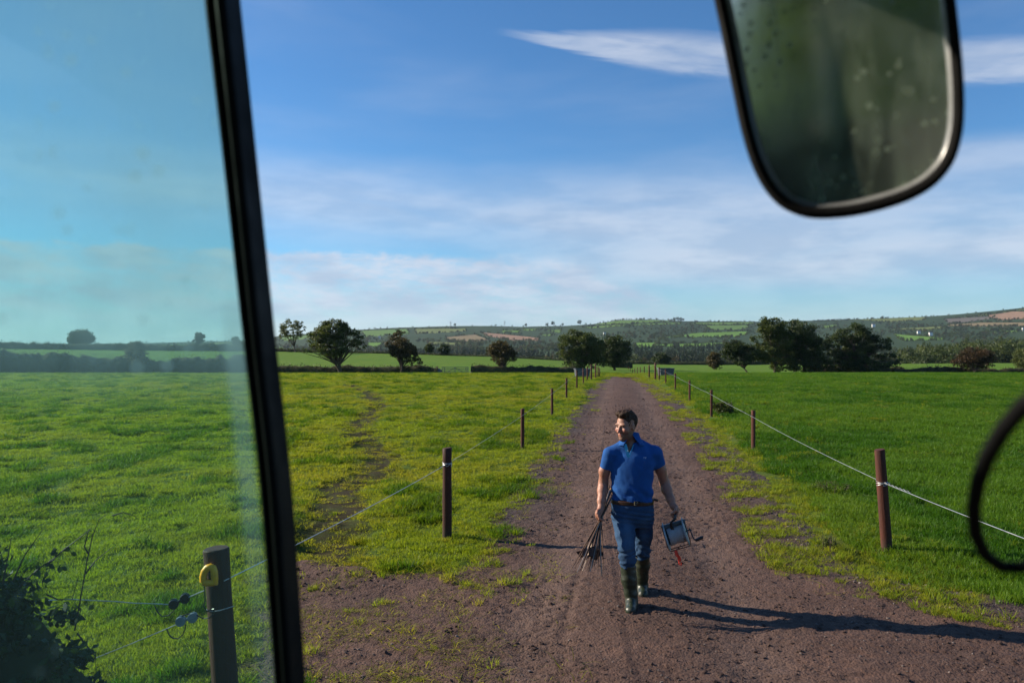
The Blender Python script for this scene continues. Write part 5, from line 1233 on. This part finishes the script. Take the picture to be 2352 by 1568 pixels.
def boot(pts, rad, heel, toe, name='boot'):
    lo = np.min([np.min([p for p in pts], 0), heel, toe], 0)-.12; hi = np.max([np.max([p for p in pts], 0), heel, toe], 0)+.12; lo[2] = -.03
    S = SDF(lo, hi, .006); S.chain(pts, rad, .03); an = pts[-1]
    heel = np.array(heel); toe = np.array(toe); S.cone(an, heel+np.array((0, 0, .03)), rad[-1], .045, .03); S.cone(heel, toe, .046, .047, .03); S.cone(heel+np.array((0, 0, .04)), heel+(toe-heel)*.6+np.array((0, 0, .025)), .042, .040, .03)
    S.plane_cut(pts[0], pts[0]-pts[1], pts[0]-np.array((.15, .15, .08)), pts[0]+.15)
    d = unit(toe-heel); up = np.array((-d[0]*d[2], -d[1]*d[2], 1-d[2]*d[2])); up = unit(up); sole = heel-up*.036; S.plane_cut(sole, -up)
    S.add_noise(lambda x, y, z: (fbm(x*14, y*14, z*26, oct=2, seed=29)-.5)*.010)
    V, Q = S.mesh(); o = link(name, np_mesh(name, V, Q, True, [MATS['boot_rubber']]), man)
    q = MB(); n = 12; side = unit(np.cross(d, up)); R_ = []
    for k_ in range(2*n):
        t = math.pi*2*k_/(2*n); c_ = heel*.5+toe*.5; L_ = np.linalg.norm(toe-heel)/2+.047; w_ = .043+.006*math.cos(t); R_.append(c_+d*math.cos(t)*L_+side*math.sin(t)*w_*(1.0))
    Vt = [r-up*.026 for r in R_]+[r-up*.044 for r in R_]; m2 = 2*n; q.add(Vt, [(i, (i+1) % m2, m2+(i+1) % m2, m2+i) for i in range(m2)]+[tuple(range(m2)), tuple(range(2*m2-1, m2-1, -1))]); q.build('sole', MATS['boot_rubber'], o)
fa = pw(516, 1460, -.06); fb = pw(597, 1345, .42)
boot([pw(504, 1150, .05), pw(512, 1250, .05), pw(524, 1340, .05), pw(530, 1395, .05)], [.070, .066, .056, .050], (pw(531, 1440, .10)[0], pw(531, 1440, .10)[1], .050), (fa[0], pw(516, 1460, -.11)[1], .052))
boot([pw(600, 1082, .31), pw(602, 1150, .37), pw(600, 1240, .43), pw(598, 1290, .47)], [.070, .064, .053, .048], (pw(598, 1320, .54)[0], pw(598, 1320, .56)[1], .070), (fb[0], pw(597, 1345, .34)[1], .050))

# ------------------------------------------------------------------ what he carries
simple('rusty_steel', (.105, .060, .040), .75, .3, .5, 60, .001); simple('bare_steel', (.26, .21, .17), .4, .8, .35, 40, .0006, .5, (1, 1, .2)); simple('rusty_plate', (.085, .042, .030), .85, .1, .5, 25, .002)
simple('red_plastic', (.85, .045, .020), .4, 0, .15, 40); simple('flange_plastic', (.30, .36, .38), .4, 0, .2, 30); simple('frame_blue', (.050, .085, .10), .5, .1, .3, 30); simple('poly_wire', (.30, .31, .32), .7, 0, .3, 300, .001, .3, (.1, 4, 4)); simple('rust_wire', (.15, .055, .03), .7, .3, .3, 60)
def stakes():
    tips = [(120, 1185, -.20, 'r'), (162, 1200, -.22, 'b'), (180, 1195, -.20, 'r'), (216, 1180, -.16, 'r'), (228, 1192, -.17, 'r'), (240, 1198, -.18, 'r'), (250, 1196, -.2, 'b'), (278, 1160, -.12, 'r'), (327, 1222, -.16, 'b'), (340, 1196, -.10, 'r'), (145, 1178, -.17, 'r'), (200, 1188, -.14, 'b'), (262, 1172, -.19, 'r'), (300, 1186, -.13, 'r'), (188, 1165, -.24, 'r')]
    for i, (x, y, dy, kind) in enumerate(tips):
        g0 = GR+MO+np.array((rng.normal(0, .006), 0, rng.normal(0, .006))); tip = pw(x, y, dy)+MO; top = pw(352+rng.uniform(-12, 46), 640+rng.uniform(-30, 60), .40+rng.uniform(-.05, .08))+MO
        d = unit(g0-tip); up_ = g0+d*.04
        root = empty('fence_stake', tip); mb = MB()
        rr = .0066 if kind == 'b' else .0058
        mb.tube([Vector(q-tip) for q in (tip, tip+(g0-tip)*.5+np.array((rng.normal(0, .004), 0, rng.normal(0, .004))), g0, up_, top)], [rr*.5, rr, rr, rr, rr*.9], 6); mb.build('rod', MATS['bare_steel' if kind == 'b' else 'rusty_steel'], root, True)
        if i in (1, 4, 6, 9):        # foot plate to tread it in with
            c = (tip+(g0-tip)*(.30+.04*i % .1)-tip); ax = unit(g0-tip); sx = unit(np.cross(ax, (.2, 1, .3))); sy = np.cross(ax, sx); q = MB(); s_ = .030 if i != 6 else .040
            V = [c+ax*a+sx*b+sy*e for e in (-.002, .002) for a, b in ((-.045, -.004), (-.03, s_), (.03, s_*1.15), (.05, .0))]; q.add(V, [(0, 1, 2, 3), (7, 6, 5, 4), (0, 4, 5, 1), (1, 5, 6, 2), (2, 6, 7, 3), (3, 7, 4, 0)]); q.build('foot_plate', MATS['rusty_plate'], root)
        if i in (0, 3, 7):
            c = Vector(top-tip); q = MB(); q.tube([c+Vector((math.cos(t)*.02+.02, 0, math.sin(t)*.02)) for t in np.linspace(math.pi, -2.4, 12)], .0045, 6); q.build('hook', MATS['yellow_plastic' if i == 0 else 'rusty_steel'], root, True)
        lb = {0: 'outermost brown fence stake of the bundle, farthest left at its tip', 1: 'shiny steel stake, second from the left in the bundle', 9: 'rightmost short brown stake hanging nearest his leg', 8: 'thin bright stake with the lowest tip, near his leg', 2: 'rusty stake just right of the shiny one in the bundle', 3: 'fourth stake from the left in the bundle, rusty', 4: 'fifth stake from the left in the bundle, rusty', 5: 'sixth stake from the left in the bundle, rusty', 6: 'bright stake behind the large tread plate', 7: 'short rusty stake right of the large tread plate', 10: 'thin rusty stake between the outermost and the shiny one', 11: 'slim bright stake in the left half of the bundle', 12: 'rusty stake just right of the middle of the bundle', 13: 'rusty stake between the large tread plate and his leg', 14: 'foremost rusty stake of the left half of the bundle'}[i]
        tag(root, lb, 'fence stake', 'bundle of fence stakes in his right hand')
    for (x, y, dy, w, h, a, lb) in [(200, 1072, -.08, .052, .038, .35, 'small dark tread plate wired to the outer stakes, left in the bundle'), (284, 1074, -.03, .048, .062, .1, 'large dark tread plate across the middle of the stake bundle')]:
        c = pw(x, y, dy)+MO; mb = MB(); pts = [(-w, h*.9), (-w*.1, h*.75), (w*.35, h), (w, -h*.25), (w*.1, -h), (-w*.65, -h*.7), (-w*.8, -h*.1)]; pts = [(px*math.cos(a)-pz*math.sin(a), px*math.sin(a)+pz*math.cos(a)) for px, pz in pts]
        V = [(px, -.003+.01*px, pz) for px, pz in pts]+[(px, .003+.01*px, pz) for px, pz in pts]; n = len(pts); mb.add(V, [tuple(range(n)), tuple(range(2*n-1, n-1, -1))]+[(i, i+n, (i+1) % n+n, (i+1) % n) for i in range(n)])
        o = mb.build('tread_plate', MATS['rusty_plate']); o.location = c; tag(o, lb, 'plate')
stakes()
def reel():
    ex = unit((.956, -.02, .292)); ez = unit((-.292, .0, .956)); ey = np.cross(ez, ex)
    C = pw(826, 945, .10)+MO; B = Matrix((ex, ey, ez)).transposed().to_4x4(); B.translation = Vector(C); RS = 1.04
    root = empty('wire_reel', C); root.rotation_euler = B.to_euler(); root.scale = (RS, RS, RS)
    tag(root, 'hand reel of electric fence wire with crank and red lever, hanging from his left hand', 'reel')
    rotY = Matrix.Rotation(R(90), 4, 'Y'); W2 = .082
    for s in (-1, 1):
        q = MB(); q.lathe([(.02, -.004), (.10, -.004), (.122, .0), (.124, .008), (.116, .010), (.095, .004), (.02, .004)], 32, Matrix.Translation((s*W2, 0, 0)) @ Matrix.Rotation(R(90)*s, 4, 'Y') @ Matrix.Rotation(R(9)*s, 4, 'X')); q.build('flange', MATS['flange_plastic'], root, True)
    q = MB(); n = 15; prof = [(.03, -W2+.006)]+[(.079+.0030*(i % 2)+.004*math.sin(i*.7), -W2+.008+(2*W2-.016)*i/(n-1)) for i in range(n)]+[(.03, W2-.006)]; q.lathe(prof, 28, rotY); q.build('wound_wire', MATS['poly_wire'], root, True)
    # blue carrying frame: two side plates and a top bar
    q = MB(); q.box((0, -.02, .098), (2*W2+.05, .034, .030), None, .005); q.build('top_bar', MATS['frame_blue'], root, True)
    for s in (-1, 1):
        q = MB(); q.box((s*(W2+.018), -.01, .045), (.010, .030, .125), None, .003); q.build('side_plate', MATS['frame_blue'], root, True)
        q = MB(); q.tube([(s*(W2+.018), 0, -.01), (s*(W2+.022), .0, -.08), (s*(W2+.012), 0, -.122)], .005, 6); q.build('side_rod', MATS['rust_wire'], root, True)
    for dy, dz in ((-.014, -.128), (.022, -.120)): q = MB(); q.tube([(-W2-.014, dy, dz), (W2+.014, dy, dz)], .0042, 6); q.build('bottom_rod', MATS['rust_wire'], root, True)
    # strap handle up to the fist
    gl = np.array(B.inverted() @ Vector(GL+MO))/RS; q = MB(); hx, hz = gl[0], gl[2]
    loop = [(-.022, -.048, .088), (-.018, -.060, .128), (hx-.004, -.058, hz-.02), (hx, -.046, hz+.002), (hx, .0, hz+.006), (hx, .044, hz+.002), (hx+.006, .052, hz-.03), (.022, .030, .110)]
    q.tube(loop, [.010, .011, .011, .011, .0115, .011, .011, .010], 8); q.build('handle', MATS['black_plastic'], root, True)
    q = MB(); q.box((-.022, -.045, .062), (.026, .012, .070), None, .004); q.build('latch', MATS['black_plastic'], root, True)
    # crank on the right side
    q = MB(); q.tube([(W2+.004, 0, 0), (W2+.034, -.005, .004), (W2+.044, -.010, .020), (W2+.046, -.030, -.020), (W2+.050, -.055, -.074), (W2+.062, -.060, -.082)], .0058, 7); cr = q.build('crank', MATS['black_plastic'], root, True)
    q = MB(); q.tube([(W2+.056, -.060, -.082), (W2+.066, -.060, -.081), (W2+.110, -.058, -.076), (W2+.128, -.058, -.074)], [.011, .0135, .0145, .012], 10); q.build('crank_grip', MATS['black_plastic'], cr, True)
    # red lock lever hanging below
    q = MB(); pts = [(-.046, -.02, -.128), (-.048, -.026, -.158), (-.046, -.028, -.172), (-.036, -.028, -.190), (-.040, -.028, -.225)]
    V = []; wd = [.012, .014, .0145, .014, .013]
    for p, w in zip(pts, wd): V += [(p[0]-w, p[1]-.004, p[2]), (p[0]+w, p[1]-.004, p[2]), (p[0]+w, p[1]+.004, p[2]), (p[0]-w, p[1]+.004, p[2])]
    q.add(V, [(4*i+j, 4*i+(j+1) % 4, 4*i+4+(j+1) % 4, 4*i+4+j) for i in range(4) for j in range(4)]+[(3, 2, 1, 0), (16, 17, 18, 19)])
    q.tube([(-.041+math.cos(t)*.0095, -.028, -.244+math.sin(t)*.020) for t in np.linspace(0, 2*math.pi, 17)], .0042, 6, False); q.build('lock_lever', MATS['red_plastic'], root, True)
reel()
# ------------------------------------------------------------------ the tractor cab one looks out of
simple('cab_rubber', (.003, .003, .0033), .75, 0, .3, 60, .0006, .12); simple('cab_channel', (.020, .028, .026), .6, 0, .25, 60, .0005, .3); simple('cab_paint', (.020, .045, .028), .4, 0, .2, 10, .0005); simple('cab_dark', (.012, .012, .013), .7, 0, .3, 20, .001); simple('tyre_rubber', (.014, .014, .015), .85, 0, .4, 12, .003); simple('bezel_plastic', (.22, .23, .235), .32, .1, .15, 60, .0004)
trac = empty('tractor', (0, 0, 0)); tag(trac, 'tractor cab framing the view: dirty window pane, black frame, mirror and hoop handle', 'tractor')
FRX = np.array([(-330, 448, 500), (0, 479, 534), (380, 524, 574), (760, 566, 613), (1007, 596, 642), (1157, 611, 657), (1568, 641, 685), (1900, 662, 704)], float)
def strip(name, fa, fb, y0, y1, mat_, bev=.002):
    """lofted bar that follows the slightly bowed edge of the pane; fa, fb across the frame from its left to right side"""
    V = []; Fq = []; ys = np.linspace(-330, 1900, 24)
    for v in ys:
        L, Rr = np.interp(v, FRX[:, 0], FRX[:, 1]), np.interp(v, FRX[:, 0], FRX[:, 2]); a, b = L+(Rr-L)*fa, L+(Rr-L)*fb; D = .90
        P0, P1 = at(a, v, D), at(b, v, D); e = min(bev, (P1.x-P0.x)*.3)
        V += [(P0.x+e, y0, P0.z), (P1.x-e, y0, P0.z), (P1.x, y0+e, P0.z), (P1.x, y1, P0.z), (P0.x, y1, P0.z), (P0.x, y0+e, P0.z)]
    for i in range(len(ys)-1):
        for j in range(6): Fq.append((6*i+j, 6*i+(j+1) % 6, 6*i+6+(j+1) % 6, 6*i+6+j))
    mb = MB(); mb.add(V, Fq+[(5, 4, 3, 2, 1, 0), tuple(6*(len(ys)-1)+j for j in range(6))]); return mb.build(name, mat_, trac, True)
fr = strip('window_frame', .36, .54, .893, .925, MATS['cab_channel']); 
s1 = strip('rubber_seal', .545, 1.0, .872, .930, MATS['cab_rubber'], .006); s2 = strip('rubber_seal', .03, .355, .880, .915, MATS['cab_rubber'], .004)
m, g = new_mat('dirty_glass'); P = g.n('ShaderNodeTexCoord').outputs['Object']
xz = g.n('ShaderNodeSeparateXYZ', {0: P}); X, Z = xz.outputs[0], xz.outputs[2]
film = g.noise(g.scale(P, (1, 1, .45)), 5.0, 5, .6, .4); drip = g.noise(g.scale(P, (1, 1, .12)), 26, 4, .6); spot = g.n('ShaderNodeTexVoronoi', {'Vector': P, 'Scale': 34.0}).outputs['Distance']
spots = g.m('MULTIPLY', g.rng(spot, .36, .20), g.rng(g.noise(P, 11, 2), .50, .60))
edge = g.m('SUBTRACT', X, g.m('SUBTRACT', -.2985, g.m('MULTIPLY', g.m('SUBTRACT', Z, 2.43), .098)))             # metres from the frame, negative to the left
smear = g.m('MULTIPLY', g.m('MULTIPLY', g.rng(edge, -.034, -.020), g.rng(edge, -.004, -.010)), g.m('MULTIPLY', g.rng(Z, 2.50, 2.42), g.rng(Z, 2.1, 2.3, .3, 1)))
veil_band = g.m('MULTIPLY', g.rng(g.m('ABSOLUTE', g.m('SUBTRACT', Z, 2.445)), .02, .11, 1, 0), g.rng(film, .35, .6))
dirt = g.m('ADD', g.m('ADD', g.m('MULTIPLY', g.rng(film, .30, .75, .36, .50), g.rng(Z, 2.34, 2.56, .05, 1)), g.m('MULTIPLY', drip, .02)), g.m('ADD', g.m('MULTIPLY', spots, g.rng(Z, 2.2, 2.45, .03, .14)), g.m('ADD', g.m('MULTIPLY', smear, .22), g.m('MULTIPLY', veil_band, .20))), clamp=True)  # dirt film, thickened upwards and at eye level to imitate a lit veil
tr = g.n('ShaderNodeBsdfTransparent', {'Color': (.62, .93, .88, 1)})
dd = g.n('ShaderNodeMixShader', {0: .6, 1: g.n('ShaderNodeBsdfDiffuse', {'Color': (.38, .70, .74, 1)}), 2: g.n('ShaderNodeBsdfTranslucent', {'Color': (.40, .74, .78, 1)})})
mx = g.n('ShaderNodeMixShader', {0: dirt, 1: tr, 2: dd}); gl = g.n('ShaderNodeBsdfGlossy', {'Color': (.9, 1, 1, 1), 'Roughness': .03}); fr_ = g.n('ShaderNodeFresnel', {'IOR': 1.45})
mz = g.n('ShaderNodeMixShader', {0: g.m('MULTIPLY', fr_, .5), 1: mx, 2: gl}); g.L.new(mz.outputs[0], g.out.inputs[0])
V = []
ys = np.linspace(-330, 1900, 24)
for v in ys:
    L, Rr = np.interp(v, FRX[:, 0], FRX[:, 1]), np.interp(v, FRX[:, 0], FRX[:, 2]); b = at(L+(Rr-L)*.30, v, .90); V += [(-.98, .902, b.z), (b.x, .902, b.z)]
mb = MB(); mb.add(V, [(2*i, 2*i+1, 2*i+3, 2*i+2) for i in range(len(ys)-1)]); mb.build('window_pane', MATS['dirty_glass'], trac)

# mirror: black shell, grey bezel, grimy glass, all in one tilted plane
OUT = [(1612, -150), (1624, -80), (1641, 0), (1664, 110), (1684, 210), (1703, 300), (1727, 378), (1757, 436), (1795, 476), (1842, 497), (1890, 503), (1960, 497), (2030, 481), (2095, 458), (2150, 424), (2190, 374), (2210, 310), (2215, 240), (2211, 150), (2203, 70), (2195, 0), (2184, -90), (2172, -170), (2140, -225), (2080, -250), (1900, -258), (1720, -250), (1650, -220)]
def closed_spline(P, n=6):
    P = np.array(P, float); N = len(P); out = []
    for i in range(N):
        p0, p1, p2, p3 = P[i-1], P[i], P[(i+1) % N], P[(i+2) % N]
        for t in np.arange(n)/n: out.append(.5*((2*p1)+(-p0+p2)*t+(2*p0-5*p1+4*p2-p3)*t*t+(-p0+3*p1-3*p2+p3)*t**3))
    return np.array(out)
mC = at(1930, 130, .85); mN = Vector((-.44, -.89, -.15)).normalized()
def onm(px, py):
    d = (at(px, py, 1.0)-Vector((0, 0, EYE))); o = Vector((0, 0, EYE)); return o+d*((mC-o).dot(mN)/d.dot(mN))
ringP = closed_spline(OUT); tang = np.roll(ringP, -1, 0)-np.roll(ringP, 1, 0); nin = np.stack([-tang[:, 1], tang[:, 0]], 1); nin /= np.linalg.norm(nin, axis=1)[:, None]
if np.mean(np.sum((ringP.mean(0)-ringP)*nin, 1)) < 0: nin = -nin
def ringat(inset, off, scale=1.0):
    c = ringP.mean(0); Q = c+(ringP+nin*inset-c)*scale; return [tuple(onm(*q)+mN*off) for q in Q]
def loft(name, rings, mat_, parent, cap0=False, cap1=False):
    n = len(rings[0]); V = [p for r in rings for p in r]; Fq = [(i*n+j, i*n+(j+1) % n, (i+1)*n+(j+1) % n, (i+1)*n+j) for i in range(len(rings)-1) for j in range(n)]
    if cap0: Fq.append(tuple(range(n)))
    if cap1: Fq.append(tuple((len(rings)-1)*n+j for j in range(n)))
    mb = MB(); mb.add(V, Fq); return mb.build(name, mat_, parent, True)
mir = loft('mirror_housing', [ringat(0, -.055, .80), ringat(0, -.045, .92), ringat(0, -.020), ringat(0, .004), ringat(4, .010), ringat(14, .012), ringat(24, .010), ringat(28, .002)], MATS['cab_rubber'], trac, True)
loft('mirror_bezel', [ringat(27.5, .0060), ringat(30, .0055), ringat(34, .003), ringat(37, -.004)], MATS['bezel_plastic'], mir)
m, g = new_mat('mirror_glass'); P = g.n('ShaderNodeTexCoord').outputs['Object']
st = g.noise(g.scale(P, (1, 1, .16)), 34, 4, .6); fi = g.noise(P, 9, 4, .6); vo = g.n('ShaderNodeTexVoronoi', {'Vector': P, 'Scale': 75.0}).outputs['Distance']; sp = g.m('MULTIPLY', g.rng(g.m('ADD', vo, g.m('MULTIPLY', g.noise(P, 150, 2), .16)), .44, .24), g.rng(g.noise(P, 22, 2), .46, .58))
vo2 = g.n('ShaderNodeTexVoronoi', {'Vector': P, 'Scale': 34.0}).outputs['Distance']; sp = g.m('MAXIMUM', sp, g.m('MULTIPLY', g.rng(g.m('ADD', vo2, g.m('MULTIPLY', g.noise(P, 120, 3), .12)), .34, .16), g.rng(g.noise(P, 13, 1), .52, .70, 0, .6)))
dt = g.m('ADD', g.m('MULTIPLY', sp, .42), g.m('ADD', g.rng(st, .42, .66, .0, .30), g.rng(fi, .35, .7, .12, .24)), clamp=True)
re = g.n('ShaderNodeBsdfGlossy', {'Color': (.88, .94, .88, 1), 'Roughness': g.rng(fi, .3, .7, .08, .16)}); di = g.n('ShaderNodeBsdfDiffuse', {'Color': (.36, .45, .34, 1)})
g.L.new(g.n('ShaderNodeMixShader', {0: dt, 1: re, 2: di}).outputs[0], g.out.inputs[0])
n = len(ringP); mb = MB(); mb.add(ringat(36, -.003), [tuple(range(n))]); mb.build('mirror_glass', MATS['mirror_glass'], mir)
mb = MB(); a = onm(1900, -200)-mN*.045; mb.tube([a, a+Vector((.02, .03, .10)), Vector((.55, .72, 3.02))], .011, 10); mb.build('mirror_arm', MATS['cab_rubber'], trac, True)
# hoop handle at the right
hoop = [(2470, 860), (2400, 893), (2352, 930), (2306, 984), (2269, 1045), (2246, 1105), (2236, 1165), (2240, 1225), (2262, 1273), (2300, 1301), (2342, 1303), (2384, 1285), (2440, 1240), (2500, 1190)]
mb = MB(); hp_ = [at(x, y, .60-.16*(1250-y)/350) for x, y in hoop]; mb.tube([Vector((.95, .70, 2.50)), hp_[0]+Vector((.12, .05, .06))]+hp_+[hp_[-1]+Vector((.06, .03, .03)), Vector((.95, .70, 2.36))], [.0052]*2+[.0052-.0008*i/13 for i in range(14)]+[.0045]*2, 10)
mb.build('hoop_handle', MATS['cab_rubber'], trac, True)
# rest of the cab and the machine under it, out of the picture
for nm, c, sz, mt in [('cab_roof', (0, -.25, 3.12), (2.1, 2.1, .14), 'cab_paint'), ('cab_floor', (0, -.35, 1.15), (1.5, 1.9, .08), 'cab_dark'), ('rear_panel', (0, -1.20, 1.84), (2.0, .05, 1.42), 'cab_dark'), ('side_panel', (-.98, -.42, 1.8), (.04, 1.5, 1.5), 'cab_dark'), ('engine_hood', (0, 1.35, .92), (.7, 1.5, .46), 'cab_paint'), ('chassis', (0, .4, .62), (.5, 3.4, .34), 'cab_dark'), ('seat', (0, -.55, 1.55), (.5, .5, .16), 'cab_dark'), ('sill', (-.62, .905, 1.62), (.82, .06, .10), 'cab_paint')]:  # side panel added, unseen, to keep sun off the rear panel
    mb = MB(); mb.box(c, sz, None, .03 if min(sz) > .1 else .012); mb.build(nm, MATS[mt], trac, True)
for x, y, z0, z1 in [(-1.0, .905, 1.1, 3.1), (.98, .72, 1.1, 3.06), (-.85, -1.15, 1.1, 3.06), (.95, -1.15, 1.1, 3.06)]:
    mb = MB(); mb.box((x, y, (z0+z1)/2), (.07, .07, z1-z0), None, .012); mb.build('cab_pillar', MATS['cab_paint'], trac, True)
mb = MB(); mb.box((-.36, .905, 3.0), (1.3, .05, .12), None, .012); mb.build('window_rail', MATS['cab_paint'], trac, True)
for x, y, r_, w in [(-.82, -.75, .75, .42), (.82, -.75, .75, .42), (-.66, 1.75, .46, .28), (.66, 1.75, .46, .28)]:
    mb = MB(); M4 = Matrix.Translation((x, y, r_-.02)) @ Matrix.Rotation(R(90), 4, 'Y'); mb.lathe([(r_*.5, -w/2), (r_*.93, -w/2), (r_, -w*.36), (r_, w*.36), (r_*.93, w/2), (r_*.5, w/2)], 32, M4)
    wl = mb.build('wheel', MATS['tyre_rubber'], trac, True); q = MB(); q.lathe([(.02, -w*.3), (r_*.49, -w*.32), (r_*.52, -w*.45), (r_*.52, w*.45), (r_*.49, w*.32), (.02, w*.3)], 24, M4); q.build('rim', MATS['cab_paint'], wl, True)

leaf_mat('leaf_bright', (.09, .16, .03, 1), (.20, .30, .06, 1))
# trees and hedge behind the tractor, only seen in the mirror
def back_tree(x, y, h, s, mat_, lb):
    root = empty('roadside_tree', (x, y, 0)); r_ = np.random.default_rng(s); lobes = [(r_.normal(0, 1), r_.normal(0, .6), h*f, h*.30, h*.26, h*.22) for f in (.25, .45, .62, .78)]
    me, C = crown_mesh('crown', lobes, 5000, .34, mat_, s, 120, .3, .4, .1); link('crown', me, root); q = MB(); limbs(q, (0, 0, 0), C[:8], .2, r_); q.build('trunk', MATS['bark'], root, True); tag(root, lb, 'tree', 'trees behind the tractor')
for i, (x, y, h) in enumerate([(-13, -10, 7.5), (-7.8, -13, 6.5), (-3.5, -12, 7.5), (.8, -13, 7), (5, -12, 7.5)]): back_tree(x, y, h, 90+i, MATS['leaf_bright'], ['leafy tree behind the tractor, leftmost', 'leafy tree behind the tractor, second from the left', 'leafy tree behind the tractor, middle one', 'leafy tree behind the tractor, second from the right', 'leafy tree behind the tractor, rightmost'][i])
# ------------------------------------------------------------------ bramble at bottom left, weeds
leaf_mat('bramble_leaf', (.010, .022, .008, 1), (.042, .075, .020, 1), .25); simple('bramble_stem', (.050, .030, .022), .7, 0, .4, 60, .001)
br = empty('bramble_bush', (-2.42, 3.9, 0)); tag(br, 'dark bramble bush with arching stems in the bottom left corner', 'bush')
lob = [(-.06, .0, .64, .42, .45, .66), (.20, .05, .42, .30, .40, .48), (-.62, .1, .85, .55, .5, .85), (-1.4, .2, .95, .8, .6, 1.0), (.34, -.1, .25, .20, .3, .30)]
me, C = crown_mesh('foliage', lob, 26000, .050, MATS['bramble_leaf'], 51, 420, .16, .8, 0.0); link('foliage', me, br)
V = []; mb = MB()
S = SDF((-2.4, -.7, -.1), (.75, .8, 1.75), .05)
for l in lob: S.ell(l[:3], np.array(l[3:])*.70, None, .1)
S.add_noise(lambda x, y, z: (fbm(x*4, y*4, z*4, oct=2, seed=3)-.5)*.12); V, Q = S.mesh(); link('heart', np_mesh('heart', V, Q, True, [MATS['hedge_bank']]), br)
def zz(x, y, d): return at(.296*x, 1157+.296*y, d)-Vector((-2.42, 3.9, 0))
arch = [[(580, 980, 4.0), (620, 760, 4.0), (680, 420, 4.0), (720, 240, 4.0), (770, 120, 4.0), (830, 75, 4.0)], [(665, 540, 4.0), (740, 440, 4.0), (875, 330, 4.0)], [(685, 385, 4.0), (655, 330, 4.0), (690, 200, 4.0), (715, 180, 4.0)],
        [(360, 480, 3.9), (500, 350, 3.9), (620, 260, 3.9), (700, 200, 3.9)], [(100, 600, 3.9), (190, 400, 3.9), (260, 300, 3.9), (330, 200, 3.9)], [(20, 620, 3.9), (60, 420, 3.9), (90, 260, 3.9)], [(150, 640, 3.9), (300, 500, 3.9), (420, 420, 3.9), (460, 350, 3.9)],
        [(600, 1000, 4.0), (660, 1080, 4.0), (740, 1180, 4.0), (750, 1300, 4.0)], [(360, 700, 4.0), (450, 740, 4.0), (560, 740, 4.0), (610, 560, 4.0)], [(870, 90, 4.1), (960, 65, 4.1), (1060, 100, 4.1)]]
for pts in arch: q = MB(); pp = [zz(*p) for p in pts]; q.tube(pp, [.0045*(1-.75*i/(len(pp)-1)) for i in range(len(pp))], 5); q.build('stem', MATS['bramble_stem'], br, True)
def leaf(c, s, ang, tl):
    q = MB(); o = [(0, 0), (.35, .28), (.62, .30), (1.0, 0), (.62, -.30), (.35, -.28)]; V = []
    for a, b in o:
        x, z = a*math.cos(ang)-b*math.sin(ang), a*math.sin(ang)+b*math.cos(ang); V.append((c[0]+x*s, c[1]+tl*(a-.5)*s+abs(b)*.3*s, c[2]+z*s))
    q.add(V, [(0, 1, 2, 3), (0, 3, 4, 5)]); o_ = q.build('leaf', MATS['bramble_leaf'], br); fattr(o_.data, 'v', [random.uniform(.1, .7)]*6)
for (x, y) in [(400, 400), (450, 385), (490, 365), (545, 375), (450, 345), (310, 520), (345, 485), (360, 520), (430, 495), (470, 490), (455, 540), (1380, -9999)][:-1]: leaf(zz(x, y, 3.9), random.uniform(.034, .048), random.uniform(0, 6.28), random.uniform(-.6, .6))
for i in range(26):
    x, y = random.uniform(200, 730), random.uniform(560, 1330)
    if y < 760 and x > 480: continue
    leaf(zz(x, y, 3.45+random.uniform(-.1, .15)), random.uniform(.026, .042), random.uniform(0, 6.28), random.uniform(-.8, .8))
# nettles at the third right post, docks
def weed(name, label, px, py, h, w, n, s, mat_):
    x, y = gnd(px, py); z = float(surf_z(np.array([x]), np.array([y]))[0]); r_ = np.random.default_rng(s); root = empty(name, (x, y, z))
    me, C = crown_mesh('foliage', [(0, 0, h*.5, w, w*.8, h*.5), (w*.5, 0, h*.3, w*.6, w*.5, h*.3)], n, h*.16, mat_, s, 50, .3, .2, .0); link('foliage', me, root)
    q = MB(); [q.tube([(a, b, -.02), (a*1.3, b*1.2, h*.9)], [.006, .003], 5) for a, b in r_.normal(0, w*.4, (8, 2))]; q.build('stems', MATS['bramble_stem'], root); tag(root, label, 'weed')
weed('nettle_patch', 'nettles growing at the foot of the third right fence post', 1660, 952, .45, .42, 1200, 61, MATS['leaf_oak']); weed('dock_clump', 'low leafy dock plants on the right verge beyond the leaning post', 1905, 1128, .14, .35, 700, 62, MATS['leaf_pale']); weed('ragwort_clump', 'yellowish weed tuft on the gravel beside the leaning right post', 1906, 1262, .17, .10, 350, 63, MATS['leaf_pale'])

# ------------------------------------------------------------------ air
m, g = new_mat('haze_air'); g.nodes.clear(); out = g.n('ShaderNodeOutputMaterial')
pv = g.n('ShaderNodeVolumePrincipled', {'Color': (.58, .77, 1.0, 1), 'Density': .000045, 'Anisotropy': .2}); g.L.new(pv.outputs[0], out.inputs['Volume'])
mb = MB(); mb.box((0, 0, 24), (9800, 9800, 240)); hz = mb.build('haze', MATS['haze_air']); tag(hz, kind='stuff', label='thin bluish air over the valley')
